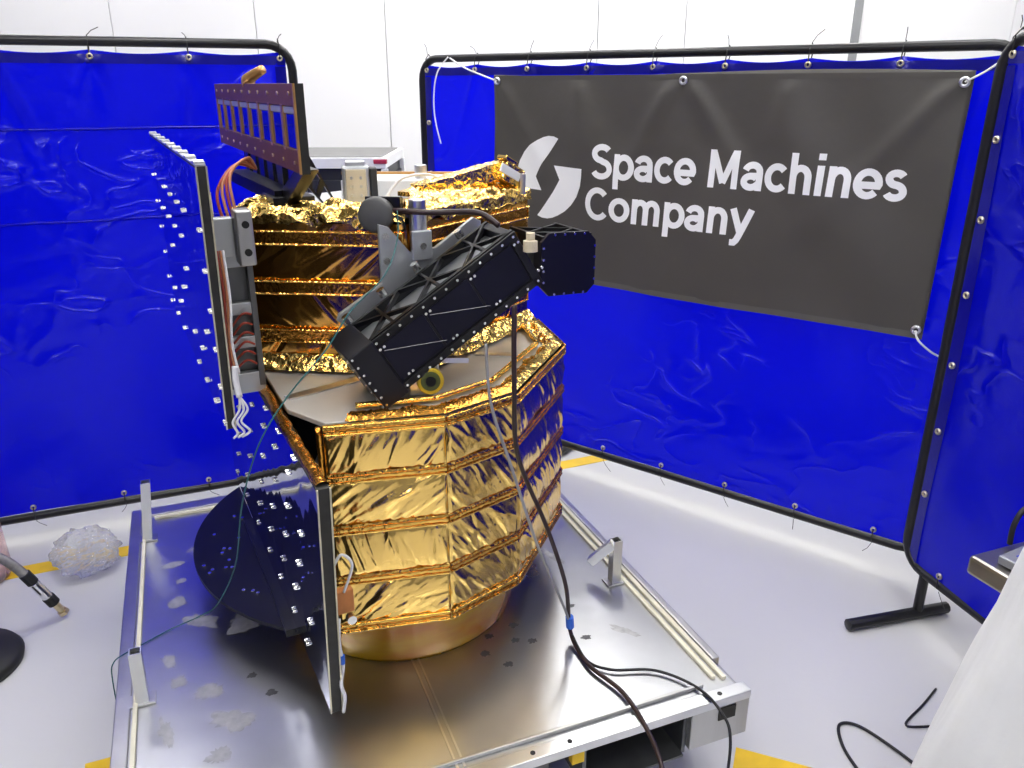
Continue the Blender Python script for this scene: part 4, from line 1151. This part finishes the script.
# small round optic on the lower deck
lc = V3((-0.185, 1.70, ZD + 0.052)); ld = V3((0.22, -0.93, 0.12)).normalized()
lo = MB().box(lc - ld * 0.045 + V3((-.012, 0, 0.006)), (0.07, 0.06, 0.08), V3((0.97, .23, 0)), V3((-.23, .97, 0)), UP).build('deck_optic', 'bright_alu', SCR, bevel=0.004)
MB().cyl(lc - ld * .03, lc + ld * .006, 0.031, n=28).build('optic_ring', 'yellow_ring', lo, bevel=0.003)
MB().cyl(lc - ld * .01, lc + ld * .0075, 0.0225, n=24).build('optic_lens', 'lens_glass', lo, bevel=0.001)
MB().cyl(lc, lc + ld * .0085, 0.012, n=18).build('optic_iris', 'black_satin', lo)
MB().box(lc + V3((.05, .05, .035)), (0.07, 0.02, 0.012)).build('optic_tab', 'bright_alu', lo)
# dark sensor lead crossing the top deck
MB().tube([(-0.30, 1.93, 1.42), (-0.25, 1.88, 1.425), (-0.18, 1.86, 1.425), (-0.08, 1.86, 1.425), (-0.03, 1.83, 1.40)], 0.007, 7, smooth=8).build('sensor_lead', 'dark_cable', SCR, smooth=True)
MB().tube([(-0.33, 2.1, 1.42), (-0.29, 2.14, 1.47), (-0.22, 2.2, 1.475), (-0.17, 2.25, 1.44)], 0.004, 6, smooth=8).build('sensor_lead', 'white_wire', SCR, smooth=True)

# ------------------------------------------------------------------ loose cables over the trolley
def cable(name, pts, r, material, label, cat='cable', smooth=8):
    return tag(MB().tube(pts, r, 7, smooth=smooth).build(name, material, smooth=True, loc=pts[0]), label, cat)
def lay(b): return b
tie = thing('power_cable', 'thick dark power cable hanging past the gold body onto the trolley', 'cable', (0.154, 1.753, 0.33))
MB().tube([(0.005, 1.62, 1.27), (0.004, 1.60, 1.18), (0.005, 1.60, 1.08), (0.008, 1.63, 0.95), (0.03, 1.66, 0.85), (0.085, 1.68, 0.70), (0.135, 1.71, 0.52), (0.152, 1.75, 0.36), (0.17, 1.70, 0.331), (0.20, 1.63, 0.331), (0.265, 1.545, 0.331), (0.305, 1.43, 0.331), (0.320, 1.31, 0.336), (0.322, 1.24, 0.28), (0.315, 1.20, 0.12)], 0.0055, 8, smooth=8).build('cable_core', 'dark_cable', tie, smooth=True)
MB().cyl((0.150, 1.742, 0.40), (0.153, 1.748, 0.365), 0.011, n=10).build('cable_clip', 'blue_clip', tie)
cable('signal_cable', [(0.158, 1.74, 0.345), (0.19, 1.66, 0.329), (0.25, 1.625, 0.329), (0.36, 1.622, 0.329), (0.45, 1.56, 0.330), (0.49, 1.47, 0.3305), (0.497, 1.42, 0.30), (0.495, 1.41, 0.15), (0.495, 1.40, 0.01)], 0.0036, 'black_cable', 'thin black cable lying across the trolley plate and hanging over its front')
cable('sling_wire', [(-0.055, 1.605, 1.19), (-0.045, 1.59, 1.06), (0.0, 1.60, 0.90), (0.06, 1.64, 0.68), (0.13, 1.71, 0.46), (0.146, 1.735, 0.40)], 0.0035, 'grey_wire', 'thin grey wire running slack down to the blue cable clip', 'wire')
cable('ground_wire', [(-0.262, 1.85, 1.43), (-0.258, 1.80, 1.375), (-0.275, 1.70, 1.315), (-0.335, 1.61, 1.26), (-0.375, 1.54, 1.20), (-0.446, 1.47, 1.12), (-0.495, 1.42, 1.04), (-0.565, 1.48, 0.877), (-0.645, 1.60, 0.652), (-0.745, 1.70, 0.47), (-0.84, 1.80, 0.36), (-0.92, 1.79, 0.325), (-0.975, 1.72, 0.325), (-1.0, 1.68, 0.329), (-1.012, 1.655, 0.325), (-1.017, 1.645, 0.29), (-1.013, 1.63, 0.15), (-1.005, 1.60, 0.006)], 0.0016, 'teal_wire', 'thin teal ground wire looping from the upper body down over the trolley edge', 'wire')

# ------------------------------------------------------------------ surroundings
# flight case behind the spacecraft
fcx, fcy = -1.02, 4.75
fc = thing('flight_case', 'grey topped flight case with white edging standing behind the spacecraft', 'case', (fcx, fcy, 0))
fy = 4.4
MB().box((fcx, fcy, 0.66), (0.68, 0.70, 1.12)).build('body', 'case_black', fc, bevel=0.004)
MB().box((fcx, fcy, 1.328), (0.645, 0.665, 0.03)).build('lid', 'case_grey', fc, bevel=0.004)
for s_ in (-1, 1):
    MB().box((fcx, fcy + s_ * 0.345, 1.31), (0.70, 0.03, 0.055)).build('lid_edge', 'case_white', fc, bevel=0.003)
    MB().box((fcx + s_ * 0.335, fcy, 1.31), (0.03, 0.66, 0.055)).build('lid_edge', 'case_white', fc, bevel=0.003)
    for s2 in (-1, 1):
        MB().box((fcx + s_ * 0.34, fcy + s2 * 0.345, 0.67), (0.035, 0.035, 1.22)).build('corner_edge', 'case_white', fc, bevel=0.003)
    MB().box((fcx + s_ * 0.32, fcy - 0.352, 1.318), (0.07, 0.03, 0.022)).build('corner_cap', 'case_red', fc, bevel=0.003)
MB().box((fcx, fcy, 1.25), (0.66, 0.66, 0.07)).build('upper_tray', 'case_black', fc)
MB().box((fcx + 0.24, fcy - 0.352, 1.13), (0.14, 0.01, 0.10)).build('latch_plate', 'bright_alu', fc, bevel=0.003)
MB().box((fcx - 0.05, fcy - 0.352, 1.12), (0.06, 0.01, 0.07)).build('latch_plate', 'case_white', fc, bevel=0.003)
for sx_ in (-1, 1):
    for sy_ in (-1, 1):
        MB().cyl((fcx + sx_ * .27 - .02, fcy + sy_ * .27, 0.05), (fcx + sx_ * .27 + .02, fcy + sy_ * .27, 0.05), 0.05, n=16).build('wheel', 'black_rubber', fc)
        MB().box((fcx + sx_ * .27, fcy + sy_ * .27, 0.085), (0.06, 0.05, 0.04)).build('wheel_bracket', 'raw_alu', fc)

# crumpled clear plastic bag
bgc = V3((-1.585, 2.57, 0.075))
def bag(u, v):
    t_, f_ = 2 * math.pi * u, math.pi * (v - 0.5)
    d_ = V3((math.cos(t_) * math.cos(f_), math.sin(t_) * math.cos(f_), math.sin(f_)))
    r_ = 1 + 0.22 * noise.noise(d_ * 2.0 + V3((3, 1, 2))) + 0.14 * noise.noise(d_ * 5.5) + 0.08 * noise.noise(d_ * 12) + 0.04 * abs(noise.noise(d_ * 25))
    q_ = V3((d_.x * 0.115, d_.y * 0.10, d_.z * 0.080)) * r_
    p_ = bgc + q_
    p_.z = max(p_.z, 0.002)
    return p_
pb_ = MB().grid(bag, 72, 40).build('plastic_bag', 'clear_bag', None, smooth=False, loc=(-1.585, 2.56, 0))
tag(pb_, 'crumpled clear plastic bag lying on the yellow floor line', 'bag')

# braided hose with fitting
hs = thing('air_hose', 'grey braided hose ending in a silver and brass fitting above the floor', 'hose', (-1.56, 2.30, 0.0))
H_ = [V3(p) for p in ((-2.05, 2.10, 0.36), (-1.80, 2.19, 0.325), (-1.66, 2.22, 0.275), (-1.585, 2.225, 0.20))]
MB().tube(H_, 0.016, 10, smooth=10).build('braided_tube', 'hose_grey', hs, smooth=True)
p0 = H_[-1]; hd_ = (V3((-1.522, 2.275, 0.020)) - p0).normalized()
for s0, s1, r_, mt in ((-0.01, 0.035, 0.019, 'black_rubber'), (0.035, 0.11, 0.017, 'chrome'), (0.11, 0.145, 0.020, 'black_rubber'), (0.145, 0.185, 0.012, 'brass')):
    MB().cyl(p0 + hd_ * s0, p0 + hd_ * s1, r_, n=14).build({'black_rubber': 'collar', 'chrome': 'ferrule', 'brass': 'nozzle'}[mt], mt, hs, bevel=0.002)
e_ = p0 + hd_ * 0.185
MB().cyl(e_, e_ + hd_ * 0.014, 0.018, n=6).build('nozzle_nut', 'brass', hs, bevel=0.001)

# stool with round black base
sx0, sy0 = -1.70, 2.02
sto = thing('stool', 'stool on a round black base with chrome column', 'stool', (sx0, sy0, 0))
MB().lathe((sx0, sy0, 0), [(0.0, 0.001), (0.16, 0.001), (0.165, 0.02), (0.155, 0.035), (0.06, 0.06), (0.0, 0.062)], 40).build('base', 'black_rubber', sto, smooth=True)
MB().cyl((sx0, sy0, 0.06), (sx0, sy0, 0.56), 0.024, n=16).build('column', 'chrome', sto)
MB().lathe((sx0, sy0, 0), [(0.0, 0.56), (0.10, 0.565), (0.17, 0.585), (0.175, 0.62), (0.16, 0.64), (0.0, 0.645)], 36).build('seat', 'black_rubber', sto, smooth=True)
MB().tube([(sx0 + 0.02, sy0, 0.14), (sx0 + 0.05, sy0 - 0.02, 0.18), (sx0 + 0.045, sy0, 0.26), (sx0 + .02, sy0, 0.30)], 0.009, 8, smooth=6).build('lever', 'chrome', sto, smooth=True)

# translucent pink bottle with a blue strip
px_, py_ = -1.955, 2.50
bt_ = thing('plastic_bottle', 'translucent pink plastic canister with bright blue strip by the screen', 'canister', (px_, py_, 0))
MB().lathe((px_, py_, 0), [(0.0, 0.002), (0.10, 0.002), (0.11, 0.02), (0.105, 0.20), (0.10, 0.235), (0.06, 0.26), (0.0, 0.262)], 36).build('body', 'pink_plastic', bt_, smooth=True)
MB().tube([V3((px_, py_, 0)) + V3((0.107 * math.cos(t_), 0.107 * math.sin(t_), z_)) for t_, z_ in ((-0.9, 0.10), (-0.85, 0.16), (-0.75, 0.22))], 0.013, 8, smooth=4).build('blue_strip', 'blue_strip', bt_, smooth=True)

# steel table at the side with laptop and cable
tx = thing('steel_table', 'brushed steel table edge half hidden by the white sheet', 'table', (1.31, 1.49, 0))
ty_ = V3((0.933, 0.36, 0)).normalized(); tn_ = V3((-0.36, 0.933, 0)).normalized()
tc_ = V3((1.225, 1.452, 0.7275))
MB().box(tc_, (0.42, 0.24, 0.045), ty_, tn_, UP).build('table_top', 'steel_table', tx, bevel=0.008)
for s_ in (-1, 1):
    for s2 in (-1, 1):
        c = tc_ + ty_ * (0.06 + 0.12 * s_) + tn_ * 0.09 * s2
        MB().bar((c.x, c.y, 0.0), (c.x, c.y, 0.71), 0.03, 0.03, up=(1, 0, 0)).build('leg', 'steel_table', tx, bevel=0.002)
lp_ = thing('laptop', 'closed grey laptop with a white and blue sticker on the steel table', 'laptop', tuple(tc_ + UP * 0.023))
MB().box(tc_ + ty_ * -0.04 + tn_ * 0.03 + UP * 0.034, (0.28, 0.12, 0.02), (ty_ * .99 + tn_ * .12).normalized(), (tn_ * .99 - ty_ * .12).normalized()).build('shell', 'laptop_grey', lp_, bevel=0.004)
MB().box(tc_ - ty_ * 0.125 + tn_ * 0.005 + UP * 0.0445, (0.032, 0.03, 0.001), ty_, tn_).build('sticker', 'sticker_white', lp_)
MB().box(tc_ - ty_ * 0.14 + tn_ * 0.042 + UP * 0.0445, (0.03, 0.03, 0.001), ty_, tn_).build('sticker', 'sticker_blue', lp_)
cable('charger_cable', [tuple(tc_ + ty_ * -0.10 + tn_ * 0.112 + UP * 0.03), tuple(tc_ + ty_ * -0.10 + tn_ * 0.112 + UP * 0.08), tuple(tc_ + ty_ * -0.07 + tn_ * 0.112 + UP * 0.115), tuple(tc_ + ty_ * 0.03 + tn_ * 0.112 + UP * 0.105), tuple(tc_ + ty_ * 0.12 + tn_ * 0.112 + UP * 0.08), tuple(tc_ + ty_ * 0.20 + tn_ * 0.112 + UP * 0.03)], 0.006, 'black_cable', 'black charger cable arching behind the laptop on the steel table')

# white sheet draped over equipment
def drape(u, v):
    t_ = 2 * math.pi * u
    k = max(0.0, (v - 0.15) / 0.85)
    hx, hy = 0.25 + 0.20 * k, 0.19 + 0.07 * k
    ct, st_ = math.cos(t_), math.sin(t_)
    sq = (abs(ct) ** 3.2 + abs(st_) ** 3.2) ** (-1 / 3.2)
    f_ = 1 + (0.03 * math.sin(6 * t_ + 1.0 + 2 * k) + 0.025 * math.sin(11 * t_ + 4 * k)) * k + 0.06 * noise.noise(V3((ct * 2, st_ * 2, k * 3))) + 0.035 * abs(noise.noise(V3((ct * 5 + k * 2, st_ * 5, k * 2.5))))
    z_ = 1.03 * (1 - k)
    if v < 0.15:
        w_ = v / 0.15
        f_ *= math.sin(w_ * math.pi / 2)
        z_ = 1.03 + 0.05 * math.cos(w_ * math.pi / 2) + 0.012 * noise.noise(V3((ct * 3 * w_, st_ * 3 * w_, 1)))
    return V3((1.075 + hx * sq * f_ * ct, 1.01 + hy * sq * f_ * st_, max(0.002, z_)))
sh = MB().grid(drape, 160, 80).build('dust_sheet', 'sheet_white', None, smooth=True, loc=(1.075, 1.01, 0))
tag(sh, 'white fabric dust sheet draped over equipment beside the steel table', 'sheet')

# cables on the floor
cable('floor_cable', [(0.915, 1.60, 0.008), (0.905, 1.70, 0.006), (0.925, 1.78, 0.006), (0.98, 1.775, 0.006), (1.05, 1.68, 0.006), (1.09, 1.60, 0.006)], 0.0045, 'black_cable', 'black floor cable bent into a hook shape beside the white sheet')
cable('floor_lead', [(1.27, 1.925, 0.005), (1.20, 1.86, 0.005), (1.115, 1.785, 0.005), (1.16, 1.775, 0.005), (1.24, 1.785, 0.005)], 0.0034, 'black_cable', 'thin black lead folded sharply on the floor by the white sheet')
cable('floor_lead', [(1.16, 1.74, 0.005), (1.125, 1.68, 0.005), (1.12, 1.60, 0.005)], 0.0034, 'black_cable', 'short curved black lead end peeking from under the white sheet')
